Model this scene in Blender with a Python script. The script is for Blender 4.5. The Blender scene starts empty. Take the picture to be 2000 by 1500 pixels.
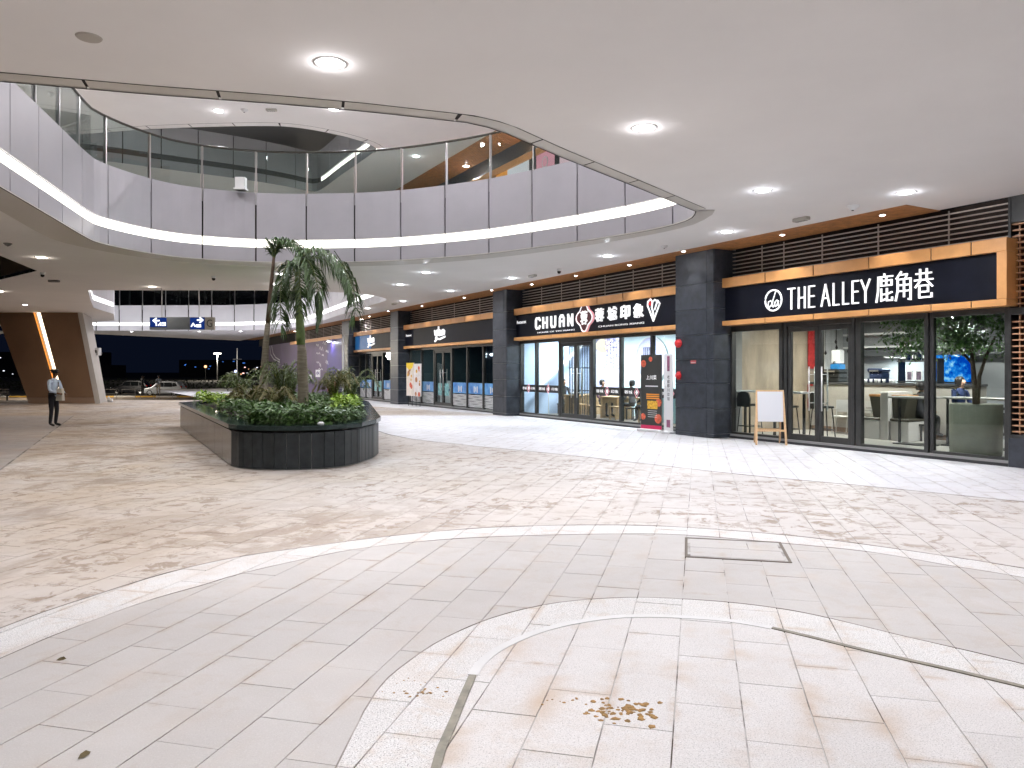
import bpy, bmesh, math, random
from mathutils import Vector, Matrix
from mathutils.geometry import tessellate_polygon
random.seed(7)
R = math.radians
sc = bpy.context.scene
COL = sc.collection

# ---------------------------------------------------------------- camera
cam_d = bpy.data.cameras.new('camera')
cam_d.sensor_width = 36.0
cam_d.lens = 36.0 * 1470 / 2000
cam_d.shift_y = -25 / 2000
cam_d.clip_start = 0.05
cam_d.clip_end = 3000
cam = bpy.data.objects.new('camera', cam_d)
COL.objects.link(cam)
cam.location = (0, 0, 1.65)
cam.rotation_euler = (R(90), 0, 0)
sc.camera = cam

# ---------------------------------------------------------------- night sky and moon
w = bpy.data.worlds.new('World')
sc.world = w
w.use_nodes = True
wn, wl = w.node_tree.nodes, w.node_tree.links
for n in list(wn): wn.remove(n)
wo = wn.new('ShaderNodeOutputWorld'); bg = wn.new('ShaderNodeBackground')
sky = wn.new('ShaderNodeTexSky'); sky.sky_type = 'NISHITA'; sky.sun_disc = False
sky.sun_elevation = R(-6.0); sky.sun_rotation = R(200); sky.altitude = 50
bg2 = wn.new('ShaderNodeBackground'); bg2.inputs[0].default_value = (.25, .40, 1, 1); bg2.inputs[1].default_value = .008      # night glow of the town
ad = wn.new('ShaderNodeAddShader'); wl.new(sky.outputs[0], bg.inputs[0]); wl.new(bg.outputs[0], ad.inputs[0]); wl.new(bg2.outputs[0], ad.inputs[1]); wl.new(ad.outputs[0], wo.inputs[0])
bg.inputs[1].default_value = 0.08
sun_d = bpy.data.lights.new('moon', 'SUN'); sun_d.energy = 0.01; sun_d.angle = R(0.5); sun_d.color = (0.75, 0.85, 1)
sun = bpy.data.objects.new('moon', sun_d); COL.objects.link(sun); sun.rotation_euler = (R(50), 0, R(20))

# ---------------------------------------------------------------- exposure and render settings
vs = sc.view_settings
vs.view_transform = 'Standard'; vs.look = 'None'; vs.gamma = 1; vs.use_curve_mapping = False; vs.exposure = 0.38
sc.render.engine = 'CYCLES'
cy = sc.cycles
cy.use_denoising = True; cy.use_adaptive_sampling = True; cy.adaptive_threshold = .035
cy.max_bounces = 7; cy.diffuse_bounces = 4; cy.glossy_bounces = 3; cy.transmission_bounces = 4; cy.transparent_max_bounces = 14
cy.sample_clamp_indirect = 6; cy.sample_clamp_direct = 0
cy.caustics_reflective = False; cy.caustics_refractive = False
cy.blur_glossy = 1.0

K_CEIL = 4.65          # underside of the first ceiling
K_UP = 5.5             # storey height
SPOT_W = 330.0         # one ceiling downlight

# ================================================================= helpers
def new_obj(name, data, parent=None, loc=None, rotz=None):
    o = bpy.data.objects.new(name, data); COL.objects.link(o)
    if parent is not None: o.parent = parent
    if loc is not None: o.location = loc
    if rotz is not None: o.rotation_euler = (0, 0, rotz)
    return o
def tag(o, label, cat, group=None):
    o['label'] = label; o['category'] = cat
    if group: o['group'] = group
    return o
def struct(o): o['kind'] = 'structure'; return o
def stuff(o): o['kind'] = 'stuff'; return o
def thing(name, label, cat, loc=(0, 0, 0), rotz=0.0, group=None):
    return tag(new_obj(name, None, None, loc, rotz), label, cat, group)

class MB:
    def __init__(s): s.v = []; s.f = []; s.m = []
    def add(s, vs, fs, mi=0):
        b = len(s.v); s.v += [tuple(p) for p in vs]
        for f in fs: s.f.append(tuple(b + i for i in f)); s.m.append(mi)
        return s
    def box(s, a, b, mi=0):
        x0, y0, z0 = a; x1, y1, z1 = b
        x0, x1 = min(x0, x1), max(x0, x1); y0, y1 = min(y0, y1), max(y0, y1); z0, z1 = min(z0, z1), max(z0, z1)
        return s.add([(x0,y0,z0),(x1,y0,z0),(x1,y1,z0),(x0,y1,z0),(x0,y0,z1),(x1,y0,z1),(x1,y1,z1),(x0,y1,z1)],
                     [(0,3,2,1),(4,5,6,7),(0,1,5,4),(1,2,6,5),(2,3,7,6),(3,0,4,7)], mi)
    def bbox(s, a, b, c=0.01, mi=0):           # box with chamfered edges along every axis
        x0, y0, z0 = a; x1, y1, z1 = b
        vs = []; idx = {}
        for ix, x in enumerate((x0, x1)):
            for iy, y in enumerate((y0, y1)):
                for iz, z in enumerate((z0, z1)):
                    sx = c if ix == 0 else -c; sy = c if iy == 0 else -c; sz = c if iz == 0 else -c
                    idx[ix,iy,iz] = len(vs); vs += [(x, y+sy, z+sz), (x+sx, y, z+sz), (x+sx, y+sy, z)]
        F = []
        for a_ in (0, 1):
            g = lambda i, j, k, ax: idx[i,j,k] + ax
            F.append([g(a_,0,0,0), g(a_,1,0,0), g(a_,1,1,0), g(a_,0,1,0)])
            F.append([g(0,a_,0,1), g(1,a_,0,1), g(1,a_,1,1), g(0,a_,1,1)])
            F.append([g(0,0,a_,2), g(1,0,a_,2), g(1,1,a_,2), g(0,1,a_,2)])
            for b_ in (0, 1):
                F.append([g(a_,b_,0,0), g(a_,b_,1,0), g(a_,b_,1,1), g(a_,b_,0,1)])
                F.append([g(a_,0,b_,0), g(a_,1,b_,0), g(a_,1,b_,2), g(a_,0,b_,2)])
                F.append([g(0,a_,b_,1), g(1,a_,b_,1), g(1,a_,b_,2), g(0,a_,b_,2)])
                for c_ in (0, 1): F.append([g(a_,b_,c_,0), g(a_,b_,c_,1), g(a_,b_,c_,2)])
        return s.add(vs, F, mi)
    def prism(s, poly, z0, z1, mi=0, ax=2):    # poly of 2-d points, extruded along ax
        n = len(poly)
        def P(p, h): return (p[0], p[1], h) if ax == 2 else ((p[0], h, p[1]) if ax == 1 else (h, p[0], p[1]))
        vs = [P(p, z0) for p in poly] + [P(p, z1) for p in poly]
        tris = tessellate_polygon([[Vector((p[0], p[1], 0)) for p in poly]])
        fs = [tuple(t) for t in tris] + [tuple(i + n for i in reversed(t)) for t in tris]
        fs += [(i, (i+1) % n, (i+1) % n + n, i + n) for i in range(n)]
        return s.add(vs, fs, mi)
    def tube(s, pts, r, n=8, mi=0, cap=True):
        pts = [Vector(p) for p in pts]; rs = r if isinstance(r, (list, tuple)) else [r] * len(pts)
        rings = []; up = Vector((0, 0, 1)); vs = []
        for i, p in enumerate(pts):
            d = (pts[min(i+1, len(pts)-1)] - pts[max(i-1, 0)]).normalized()
            a = d.cross(up)
            if a.length < 1e-3: a = d.cross(Vector((1, 0, 0)))
            a.normalize(); b = d.cross(a).normalized()
            rings.append([len(vs) + k for k in range(n)])
            for k in range(n):
                t = 2 * math.pi * k / n
                vs.append(p + (a * math.cos(t) + b * math.sin(t)) * rs[i])
        fs = []
        for i in range(len(pts) - 1):
            for k in range(n): fs.append((rings[i][k], rings[i][(k+1) % n], rings[i+1][(k+1) % n], rings[i+1][k]))
        if cap: fs += [tuple(reversed(rings[0])), tuple(rings[-1])]
        return s.add(vs, fs, mi)
    def lathe(s, prof, n=24, c=(0, 0, 0), mi=0):
        vs = []; fs = []
        for r, z in prof:
            for k in range(n):
                t = 2 * math.pi * k / n; vs.append((c[0] + r * math.cos(t), c[1] + r * math.sin(t), c[2] + z))
        for i in range(len(prof) - 1):
            for k in range(n): fs.append((i*n+k, i*n+(k+1) % n, (i+1)*n+(k+1) % n, (i+1)*n+k))
        return s.add(vs, fs, mi)
    def mesh(s, name, mats, smooth=False):
        me = bpy.data.meshes.new(name); me.from_pydata(s.v, [], s.f)
        if not isinstance(mats, (list, tuple)): mats = [mats]
        for m in mats: me.materials.append(m)
        if len(mats) > 1: me.polygons.foreach_set('material_index', s.m)
        if smooth: me.polygons.foreach_set('use_smooth', [True] * len(s.f))
        me.update()
        return me
    def build(s, name, mats, parent=None, loc=None, rotz=None, smooth=False):
        bm = bmesh.new(); me = s.mesh(name, mats, smooth); bm.from_mesh(me)
        bmesh.ops.recalc_face_normals(bm, faces=bm.faces); bm.to_mesh(me); bm.free()
        return new_obj(name, me, parent, loc, rotz)

def catmull(pts, k=6, closed=False):
    out = []; n = len(pts)
    for i in range(n if closed else n - 1):
        p = [Vector(pts[(i + j) % n] if closed else pts[min(max(i + j, 0), n - 1)]) for j in (-1, 0, 1, 2)]
        for q in range(k):
            t = q / k
            out.append(tuple(0.5 * (2*p[1] + (p[2]-p[0])*t + (2*p[0]-5*p[1]+4*p[2]-p[3])*t*t + (3*p[1]-p[0]-3*p[2]+p[3])*t**3)))
    if not closed: out.append(tuple(pts[-1]))
    return out
def resample(pts, step):
    P = [Vector(p) for p in pts]; L = [0]
    for a, b in zip(P, P[1:]): L.append(L[-1] + (b - a).length)
    def at(s):
        s = min(max(s, 0), L[-1])
        for i in range(len(L) - 1):
            if s <= L[i+1]:
                t = (s - L[i]) / max(1e-9, L[i+1] - L[i]); return P[i].lerp(P[i+1], t)
        return P[-1]
    return at, L[-1]
def poly_sheet(name, mat, outer, holes, z, thick=0.0):
    rings = [outer] + holes
    tris = tessellate_polygon([[Vector((p[0], p[1], 0)) for p in r] for r in rings])
    flat = [p for r in rings for p in r]; n = len(flat)
    vs = [(p[0], p[1], z) for p in flat]; fs = [tuple(t) for t in tris]
    if thick:
        vs += [(p[0], p[1], z + thick) for p in flat]; fs += [tuple(i + n for i in t) for t in tris]
        b = 0
        for r in rings:
            m = len(r)
            fs += [(b + i, b + (i+1) % m, b + (i+1) % m + n, b + i + n) for i in range(m)]; b += m
    mb = MB(); mb.add(vs, fs); return mb.build(name, mat)

# facade frame: u runs along the shops (growing towards the camera), v goes into the shops, z up
ANG = math.atan2(-1470, 822)
EX = (math.cos(ANG), math.sin(ANG)); EY = (-EX[1], EX[0]); P0 = (5.4233, 18.8023)
def FW(u, v, z=0.0): return (P0[0] + EX[0]*u + EY[0]*v, P0[1] + EX[1]*u + EY[1]*v, z)
def fthing(name, label, cat, u, v=0.0, z=0.0, group=None, rot=0.0):
    return thing(name, label, cat, FW(u, v, z), ANG + rot, group)

# ================================================================= materials
MATS = {}
def _nt(name):
    m = bpy.data.materials.new(name); m.use_nodes = True
    nt = m.node_tree; b = nt.nodes['Principled BSDF']; return m, nt, b
def M(name, col=(.5, .5, .5), rough=.5, metal=0., var=0., vs=4., bump=0., bs=60., emit=None, es=0., spec=.5, coat=0., col2=None, stretch=None, rpos=(.3, .7)):
    if name in MATS: return MATS[name]
    m, nt, b = _nt(name); N, L = nt.nodes, nt.links
    b.inputs['Base Color'].default_value = (*col, 1); b.inputs['Roughness'].default_value = rough
    b.inputs['Metallic'].default_value = metal; b.inputs['Specular IOR Level'].default_value = spec
    b.inputs['Coat Weight'].default_value = coat
    if emit: m.cycles.emission_sampling = 'NONE'
    if emit: b.inputs['Emission Color'].default_value = (*emit, 1); b.inputs['Emission Strength'].default_value = es
    if var or bump:
        g = N.new('ShaderNodeNewGeometry'); vec = g.outputs['Position']
        if stretch:
            mp = N.new('ShaderNodeMapping'); mp.inputs['Scale'].default_value = stretch; L.new(vec, mp.inputs[0]); vec = mp.outputs[0]
    if var:
        t = N.new('ShaderNodeTexNoise'); t.inputs['Scale'].default_value = vs; t.inputs['Detail'].default_value = 5; t.inputs['Roughness'].default_value = .6
        L.new(vec, t.inputs['Vector'])
        rp = N.new('ShaderNodeValToRGB'); rp.color_ramp.elements[0].position, rp.color_ramp.elements[1].position = rpos
        c2 = col2 or tuple(min(1, c * (1 + var)) for c in col)
        rp.color_ramp.elements[0].color = (*[c * (1 - var) for c in col], 1); rp.color_ramp.elements[1].color = (*c2, 1)
        L.new(t.outputs['Fac'], rp.inputs[0]); L.new(rp.outputs[0], b.inputs['Base Color'])
        mr = N.new('ShaderNodeMapRange'); mr.inputs[3].default_value = max(0.02, rough * .85); mr.inputs[4].default_value = min(1, rough * 1.2)
        L.new(t.outputs['Fac'], mr.inputs[0]); L.new(mr.outputs[0], b.inputs['Roughness'])
    if bump:
        t2 = N.new('ShaderNodeTexNoise'); t2.inputs['Scale'].default_value = bs; t2.inputs['Detail'].default_value = 3
        L.new(vec, t2.inputs['Vector'])
        bp = N.new('ShaderNodeBump'); bp.inputs['Strength'].default_value = bump; bp.inputs['Distance'].default_value = .01
        L.new(t2.outputs['Fac'], bp.inputs['Height']); L.new(bp.outputs[0], b.inputs['Normal'])
    MATS[name] = m; return m
def E(name, col, s):
    if name in MATS: return MATS[name]
    m, nt, b = _nt(name); N, L = nt.nodes, nt.links
    e = N.new('ShaderNodeEmission'); e.inputs[0].default_value = (*col, 1); e.inputs[1].default_value = s
    L.new(e.outputs[0], N['Material Output'].inputs[0]); MATS[name] = m
    if not name.startswith(('cove', 'groove', 'lantern')): m.cycles.emission_sampling = 'NONE'   # the lamp's own light does the lighting
    return m
def glass(name, tint=(.9, .95, .95), refl=1.0):
    if name in MATS: return MATS[name]
    m, nt, b = _nt(name); N, L = nt.nodes, nt.links
    tr = N.new('ShaderNodeBsdfTransparent'); tr.inputs[0].default_value = (*tint, 1)
    gl = N.new('ShaderNodeBsdfGlossy'); gl.inputs['Roughness'].default_value = .01
    g = N.new('ShaderNodeNewGeometry'); dp = N.new('ShaderNodeVectorMath'); dp.operation = 'DOT_PRODUCT'   # Schlick reflectance, same from both sides
    L.new(g.outputs['Incoming'], dp.inputs[0]); L.new(g.outputs['Normal'], dp.inputs[1])
    def mth(op, a, b_, cl=False):
        n = N.new('ShaderNodeMath'); n.operation = op; n.use_clamp = cl
        for i, x in enumerate((a, b_)):
            if x is None: continue
            if isinstance(x, (int, float)): n.inputs[i].default_value = x
            else: L.new(x, n.inputs[i])
        return n.outputs[0]
    c_ = mth('SUBTRACT', 1.0, mth('ABSOLUTE', dp.outputs['Value'], None), True)
    fo = mth('MULTIPLY', mth('ADD', mth('MULTIPLY', mth('POWER', c_, 5.0), .96), .04), refl, True)
    mx = N.new('ShaderNodeMixShader'); L.new(fo, mx.inputs[0])
    L.new(tr.outputs[0], mx.inputs[1]); L.new(gl.outputs[0], mx.inputs[2]); L.new(mx.outputs[0], N['Material Output'].inputs[0])
    MATS[name] = m; return m

TILE_W, TILE_L = 0.32, 0.64
GA = math.atan2(.24, .97)                      # paving grid turned 13.9 degrees
GU = (math.cos(GA), -math.sin(GA)); GV = (math.sin(GA), math.cos(GA)); GU0 = 0.209
def paver_mat(name, base, speck, dirt, tan, mud=(.40, .27, .17), rough=.55, blot=0.0, film=(.45, .365, .275)):
    m, nt, b = _nt(name); N, L = nt.nodes, nt.links
    def nd(t, **k):
        n = N.new(t)
        for a, v in k.items(): setattr(n, a, v)
        return n
    def noise(scale, det=4, ro=.6, dist=0., vec=None):
        n = nd('ShaderNodeTexNoise'); n.inputs['Scale'].default_value = scale; n.inputs['Detail'].default_value = det
        n.inputs['Roughness'].default_value = ro; n.inputs['Distortion'].default_value = dist; L.new(vec or pos, n.inputs['Vector']); return n.outputs['Fac']
    def rng(x, a, b_, c, d):
        n = nd('ShaderNodeMapRange', clamp=True); n.inputs[1].default_value = a; n.inputs[2].default_value = b_; n.inputs[3].default_value = c; n.inputs[4].default_value = d
        L.new(x, n.inputs[0]); return n.outputs[0]
    def mul(a, b_):
        n = nd('ShaderNodeMath', operation='MULTIPLY', use_clamp=True); L.new(a, n.inputs[0])
        if isinstance(b_, float): n.inputs[1].default_value = b_
        else: L.new(b_, n.inputs[1])
        return n.outputs[0]
    def mx2(a, b_):
        n = nd('ShaderNodeMath', operation='MAXIMUM'); L.new(a, n.inputs[0]); L.new(b_, n.inputs[1]); return n.outputs[0]
    def mix(f, a, b_):
        n = nd('ShaderNodeMix', data_type='RGBA'); L.new(f, n.inputs[0])
        for x, i in ((a, 6), (b_, 7)):
            if isinstance(x, tuple): n.inputs[i].default_value = (*x, 1)
            else: L.new(x, n.inputs[i])
        return n.outputs[2]
    g = nd('ShaderNodeNewGeometry'); pos = g.outputs['Position']; oi = nd('ShaderNodeObjectInfo')
    ad = nd('ShaderNodeMath', operation='ADD'); L.new(g.outputs['Random Per Island'], ad.inputs[0]); L.new(oi.outputs['Random'], ad.inputs[1])
    fr = nd('ShaderNodeMath', operation='FRACT'); L.new(ad.outputs[0], fr.inputs[0])
    dark = tuple(c * .95 for c in base); lite = tuple(min(.85, c * 1.03) for c in base)
    c = mix(fr.outputs[0], dark, lite)
    c = mix(rng(noise(1.7, 5), .35, .65, 0, .35), c, tuple(x * y for x, y in zip(base, (.88, .86, .85))))
    sp = mul(rng(noise(150, 2, .5), .55, .64, 0, 1), float(speck))
    c = mix(sp, c, (.2, .2, .2))
    c = mix(mul(rng(noise(110, 2, .5), .58, .66, 0, 1), float(speck * .6)), c, (.85, .85, .84))
    # thin film of tan dust, then patches of dried mud, then dirt caught along the joints
    sx = nd('ShaderNodeSeparateXYZ'); L.new(pos, sx.inputs[0])
    wet = rng(sx.outputs[0], -6.5, 2.0, 1.0, .14)          # the mud was carried in from the left
    c = mix(mul(mul(rng(noise(.33, 4), .36, .60, .25, 1), wet), float(tan)), c, film)
    st = mul(rng(noise(2.3, 7, .72, 1.0), .55, .585, 0, 1), rng(noise(.42, 3), .44, .56, .12, 1))
    st = mx2(mul(st, rng(wet, .14, 1, .8, 1)), mul(mul(rng(noise(.75, 6, .7, .8), .50, .60, 0, .9), wet), wet))
    dd = nd('ShaderNodeVectorMath', operation='DISTANCE'); L.new(pos, dd.inputs[0]); dd.inputs[1].default_value = (-2.2, 7.9, 0)
    st = mx2(st, mul(rng(dd.outputs['Value'], .5, 2.3, 1, 0), rng(noise(1.6, 6, .7, .8), .42, .52, 0, .85)))
    st2 = mul(rng(noise(3.6, 6, .72, .5), .53, .60, 0, 1), rng(noise(.5, 3), .38, .52, 0, 1))
    big = mul(mx2(st, st2), float(dirt))
    mp = nd('ShaderNodeVectorMath', operation='DOT_PRODUCT'); L.new(pos, mp.inputs[0]); mp.inputs[1].default_value = (GV[0], GV[1], 0)
    mq = nd('ShaderNodeVectorMath', operation='DOT_PRODUCT'); L.new(pos, mq.inputs[0]); mq.inputs[1].default_value = (GU[0], GU[1], 0)
    sb = nd('ShaderNodeMath', operation='SUBTRACT'); L.new(mq.outputs['Value'], sb.inputs[0]); sb.inputs[1].default_value = GU0
    cb = nd('ShaderNodeCombineXYZ'); L.new(mp.outputs['Value'], cb.inputs[0]); L.new(sb.outputs[0], cb.inputs[1])
    bk = nd('ShaderNodeTexBrick', offset=.5, offset_frequency=2, squash=1.0)
    bk.inputs['Scale'].default_value = 1; bk.inputs['Brick Width'].default_value = TILE_L; bk.inputs['Row Height'].default_value = TILE_W
    bk.inputs['Mortar Size'].default_value = .055; bk.inputs['Mortar Smooth'].default_value = 1.0; L.new(cb.outputs[0], bk.inputs['Vector'])
    jd = mul(mul(bk.outputs['Fac'], rng(noise(1.5, 5, .7), .51, .62, 0, 1)), float(min(.62, .45 + dirt)))
    dv = nd('ShaderNodeMath', operation='DIVIDE'); L.new(sb.outputs[0], dv.inputs[0]); dv.inputs[1].default_value = TILE_W
    fc = nd('ShaderNodeMath', operation='FRACT'); L.new(dv.outputs[0], fc.inputs[0])
    s5 = nd('ShaderNodeMath', operation='SUBTRACT'); L.new(fc.outputs[0], s5.inputs[0]); s5.inputs[1].default_value = .5
    ab = nd('ShaderNodeMath', operation='ABSOLUTE'); L.new(s5.outputs[0], ab.inputs[0])
    if blot: c = mix(mul(mul(rng(noise(2.1, 3, .5, .3), .50, .72, 0, 1), rng(ab.outputs[0], .12, .5, .15, 1)), float(blot)), c, (.47, .36, .265))
    c = mix(mul(mx2(big, jd), rng(noise(24, 3), .2, .7, .55, .95)), c, mud)
    L.new(c, b.inputs['Base Color'])
    L.new(rng(noise(2.2, 4), .3, .7, rough - .1, rough + .12), b.inputs['Roughness'])
    b.inputs['Specular IOR Level'].default_value = .4
    bp = nd('ShaderNodeBump'); bp.inputs['Strength'].default_value = .25; bp.inputs['Distance'].default_value = .004
    L.new(noise(45, 4), bp.inputs['Height']); L.new(bp.outputs[0], b.inputs['Normal'])
    MATS[name] = m; return m

m_in = paver_mat('granite_white_speckled', (.62, .605, .60), .55, .14, .05, (.40,.27,.16), blot=.95)
m_band = paver_mat('granite_band_speckled', (.63, .625, .62), .95, .30, .06, (.44,.31,.20), blot=.35)
m_grey = paver_mat('granite_grey_honed', (.455, .44, .43), .18, .20, .16, (.36,.27,.19), blot=.28)
m_mid = paver_mat('granite_dusty', (.55, .53, .52), .10, .95, 1.0, (.205,.138,.085))
m_walk = paver_mat('granite_walkway', (.62, .615, .635), .08, .42, .04, (.34,.28,.23))
m_left = paver_mat('granite_left', (.36, .34, .34), .1, .35, .35)
m_joint = M('joint_sand', (.115, .085, .06), .9, var=.4, vs=2.3, col2=(.48, .465, .45), rpos=(.36, .52))
m_white = M('ceiling_paint', (.84, .825, .815), .9, var=.03, vs=.5, spec=.08)
m_trim = M('trim_metal_panel', (.56, .54, .50), .4, var=.04, vs=2)
m_pan = M('aluminium_panel', (.42, .405, .44), .38, .1, var=.05, vs=1.2)
m_panw = M('aluminium_panel_white', (.78, .78, .82), .4, 0, var=.03, vs=1.2)
m_dark = M('dark_void', (.02, .02, .022), .7)
m_gap = M('shadow_gap', (.015, .013, .012), .8)
m_slate = M('slate_cladding', (.040, .045, .055), .3, var=.35, vs=5, bump=.15, bs=30, spec=.35)
m_grout = M('pale_grout', (.48, .48, .47), .8)
m_slatm = M('louvre_metal', (.56, .49, .43), .4, .1, var=.12, vs=9)
m_wood = M('timber_slat', (.42, .19, .07), .5, var=.35, vs=6, stretch=(1, 1, 1))
m_cop = M('copper_panel', (.66, .325, .115), .36, .1, var=.10, vs=3)
m_board = M('black_sign_board', (.007, .008, .014), .4, var=.2, vs=3, spec=.15)
m_let = M('white_letter', (.85, .85, .86), .4, emit=(1, 1, 1), es=.55)
m_frame = M('dark_bronze_frame', (.05, .05, .048), .35, .4, var=.15, vs=6)
m_steel = M('brushed_steel', (.62, .61, .6), .28, 1.0)
m_glass = glass('shop_glass', (.90, .94, .93), 1.0)
m_rail = glass('rail_glass', (.80, .86, .85), 1.3)
m_strip = E('cove_light', (1.0, .97, .88), 2.3)
m_lamp = E('lamp_lens', (1.0, .985, 1.0), 14.0)
m_lampw = E('lamp_lens_warm', (1.0, .9, .8), 14.0)
m_ring = M('lamp_ring', (.8, .8, .8), .4)
m_gran = M('polished_green_granite', (.022, .036, .034), .13, var=.5, vs=40, spec=.28)
m_pslab = M('planter_slab', (.034, .040, .043), .36, var=.25, vs=7, spec=.2)
m_flank_refl = M('planter_flank_tan_reflection', (.10, .088, .075), .2, var=.15, vs=3, spec=.5)  # tan reflection of the plaza floor put into the left flank's colour
m_soil = M('soil', (.05, .035, .025), .95, var=.4, vs=20, bump=.5, bs=40)
m_black = M('black_plastic', (.02, .02, .02), .45)
m_whitep = M('white_plastic', (.75, .75, .75), .4)
m_red = M('red_paint', (.6, .02, .025), .35)
m_orange = M('orange_print', (.85, .32, .04), .5)
m_blue_ = M('blue_film', (.01, .16, .68), .4)
m_cyan = M('cyan_print', (.15, .5, .75), .5)
m_beech = M('beech_wood', (.70, .46, .25), .45, var=.15, vs=14, stretch=(4, 4, 1))
m_asph = M('asphalt', (.05, .05, .052), .85, var=.3, vs=2)

# ================================================================= paving
A_ = [(-.34,.5),(-.33,2),(-.319,3.13),(-.269,3.59),(-.216,4.06),(-.147,4.33),(0,4.58),(.264,4.85),(.616,5.03),(.897,5.07),(1.13,5.05),(1.42,4.98),(1.70,4.81),(2.0,4.52),(2.3,4.26),(2.67,3.93),(3.2,3.3),(3.9,2.0),(4.3,.5)]
B_ = [(-.76,.5),(-.75,2),(-.734,3.13),(-.70,3.88),(-.584,4.29),(-.4125,4.66),(-.137,5.03),(.217,5.31),(.593,5.45),(.97,5.49),(1.47,5.40),(1.85,5.24),(2.1,5.05),(2.43,4.70),(2.885,4.24),(3.5,3.5),(4.25,2.1),(4.7,.5)]
C_ = [(-3.3,.5),(-3.15,2.5),(-2.94,4.32),(-2.75,5.05),(-2.6,5.45),(-2.39,5.8),(-2.2,6.15),(-1.80,6.63),(-1.43,6.99),(-.75,7.35),(0,7.53),(1.04,7.63),(1.75,7.58),(2.64,7.2),(3.27,6.87),(3.7,6.4),(4.09,6.02),(5.0,4.9),(6.0,3.2),(6.8,.5)]
D_ = [(-3.7,.5),(-3.55,2.8),(-3.3,4.76),(-3.06,5.58),(-2.8,6.2),(-2.42,6.70),(-1.91,7.08),(-1.41,7.42),(-.79,7.75),(0,8.0),(1.1,8.08),(1.84,7.95),(2.62,7.65),(3.2,7.3),(3.85,6.74),(4.29,6.3),(5.3,5.1),(6.3,3.4),(7.2,.5)]
L3 = [(-6.5,28),(-3.2,19.6),(-1.15,16.96),(0,15.85),(1.2,14.7),(2.68,13.1),(3.74,11.95),(5.13,10.78),(6.47,9.51),(9,7.2),(12,4.5),(15,.5)]
L4 = [(-5.4,.5),(-5.8,6),(-6.9,9),(-8.55,12.57),(-12.4,20.2),(-16.3,28)]
cA, cB, cC, cD, cL3 = (catmull(c, 3) for c in (A_, B_, C_, D_, L3))
fac_far = FW(-10.54, .12); fac_near = FW(19.2, .12)
ZONES = [('in', cA, m_in), ('band', cB + cA[::-1], m_band), ('grey', cC + cB[::-1], m_grey), ('band', cD + cC[::-1], m_band),
         ('mid', [L4[0]] + cD + [(15, .5)] + cL3[::-1][1:] + [(-16.3, 28)] + L4[::-1][1:-1], m_mid),
         ('walk', cL3 + [(16.5, .5), fac_near[:2], fac_far[:2]], m_walk),
         ('left', L4 + [(-24, 28), (-24, .5)], m_left)]
def clip(poly, ax, val, keep_greater):
    out = []; n = len(poly)
    for i in range(n):
        a, b = poly[i], poly[(i+1) % n]
        ia = (a[ax] >= val) == keep_greater; ib = (b[ax] >= val) == keep_greater
        if ia: out.append(a)
        if ia != ib:
            t = (val - a[ax]) / (b[ax] - a[ax]); out.append((a[0] + (b[0]-a[0])*t, a[1] + (b[1]-a[1])*t))
    return out
def area(p): return .5 * sum(p[i][0]*p[(i+1) % len(p)][1] - p[(i+1) % len(p)][0]*p[i][1] for i in range(len(p)))
def tidy(p):
    q = []
    for a in p:
        if not q or abs(a[0]-q[-1][0]) + abs(a[1]-q[-1][1]) > 2e-3: q.append(a)
    if len(q) > 1 and abs(q[0][0]-q[-1][0]) + abs(q[0][1]-q[-1][1]) < 2e-3: q.pop()
    k = 0
    while k < len(q) and len(q) > 3:            # drop spurs that double back along a clip line
        a, b, c = q[k-1], q[k], q[(k+1) % len(q)]
        u, v = (a[0]-b[0], a[1]-b[1]), (c[0]-b[0], c[1]-b[1])
        if abs(u[0]*v[1]-u[1]*v[0]) < 1e-3*(math.hypot(*u)*math.hypot(*v) + 1e-9) and u[0]*v[0]+u[1]*v[1] > 0: q.pop(k); k = max(0, k-2)
        else: k += 1
    return q
pavers = []
GAP, GAPX = .0034, .0018
for zi, (zn, zp, zm) in enumerate(ZONES):
    g = [((p[0]*GU[0] + p[1]*GU[1]) - GU0, p[0]*GV[0] + p[1]*GV[1]) for p in zp]
    r0 = math.floor(min(p[0] for p in g) / TILE_W); r1 = math.ceil(max(p[0] for p in g) / TILE_W)
    for r in range(r0, r1):
        st = clip(clip(g, 0, r*TILE_W + GAP, True), 0, (r+1)*TILE_W - GAP, False)
        if len(st) < 3: continue
        off = TILE_L/2 if r % 2 == 0 else 0.0
        j0 = math.floor((min(p[1] for p in st) - off) / TILE_L); j1 = math.ceil((max(p[1] for p in st) - off) / TILE_L)
        for j in range(j0, j1 + 1):
            t = tidy(clip(clip(st, 1, off + j*TILE_L + GAPX, True), 1, off + (j+1)*TILE_L - GAPX, False))
            if len(t) < 3: continue
            ar = area(t)
            if abs(ar) < .0003: continue
            if ar < 0: t = t[::-1]
            wp = [((u + GU0)*GU[0] + v*GV[0], (u + GU0)*GU[1] + v*GV[1]) for u, v in t]
            # grid axes: world = u*GU + v*GV
            cx = sum(p[0] for p in wp)/len(wp); cy_ = sum(p[1] for p in wp)/len(wp)
            vis = cy_ > 3.0 and abs(cx) < .72*cy_
            pavers.append((abs(ar)/max(cy_, .1)**3 if vis else 0, zi, wp, cx, cy_))
pavers.sort(key=lambda p: -p[0])
pavement = struct(new_obj('pavement', None))
rest = {}
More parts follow.
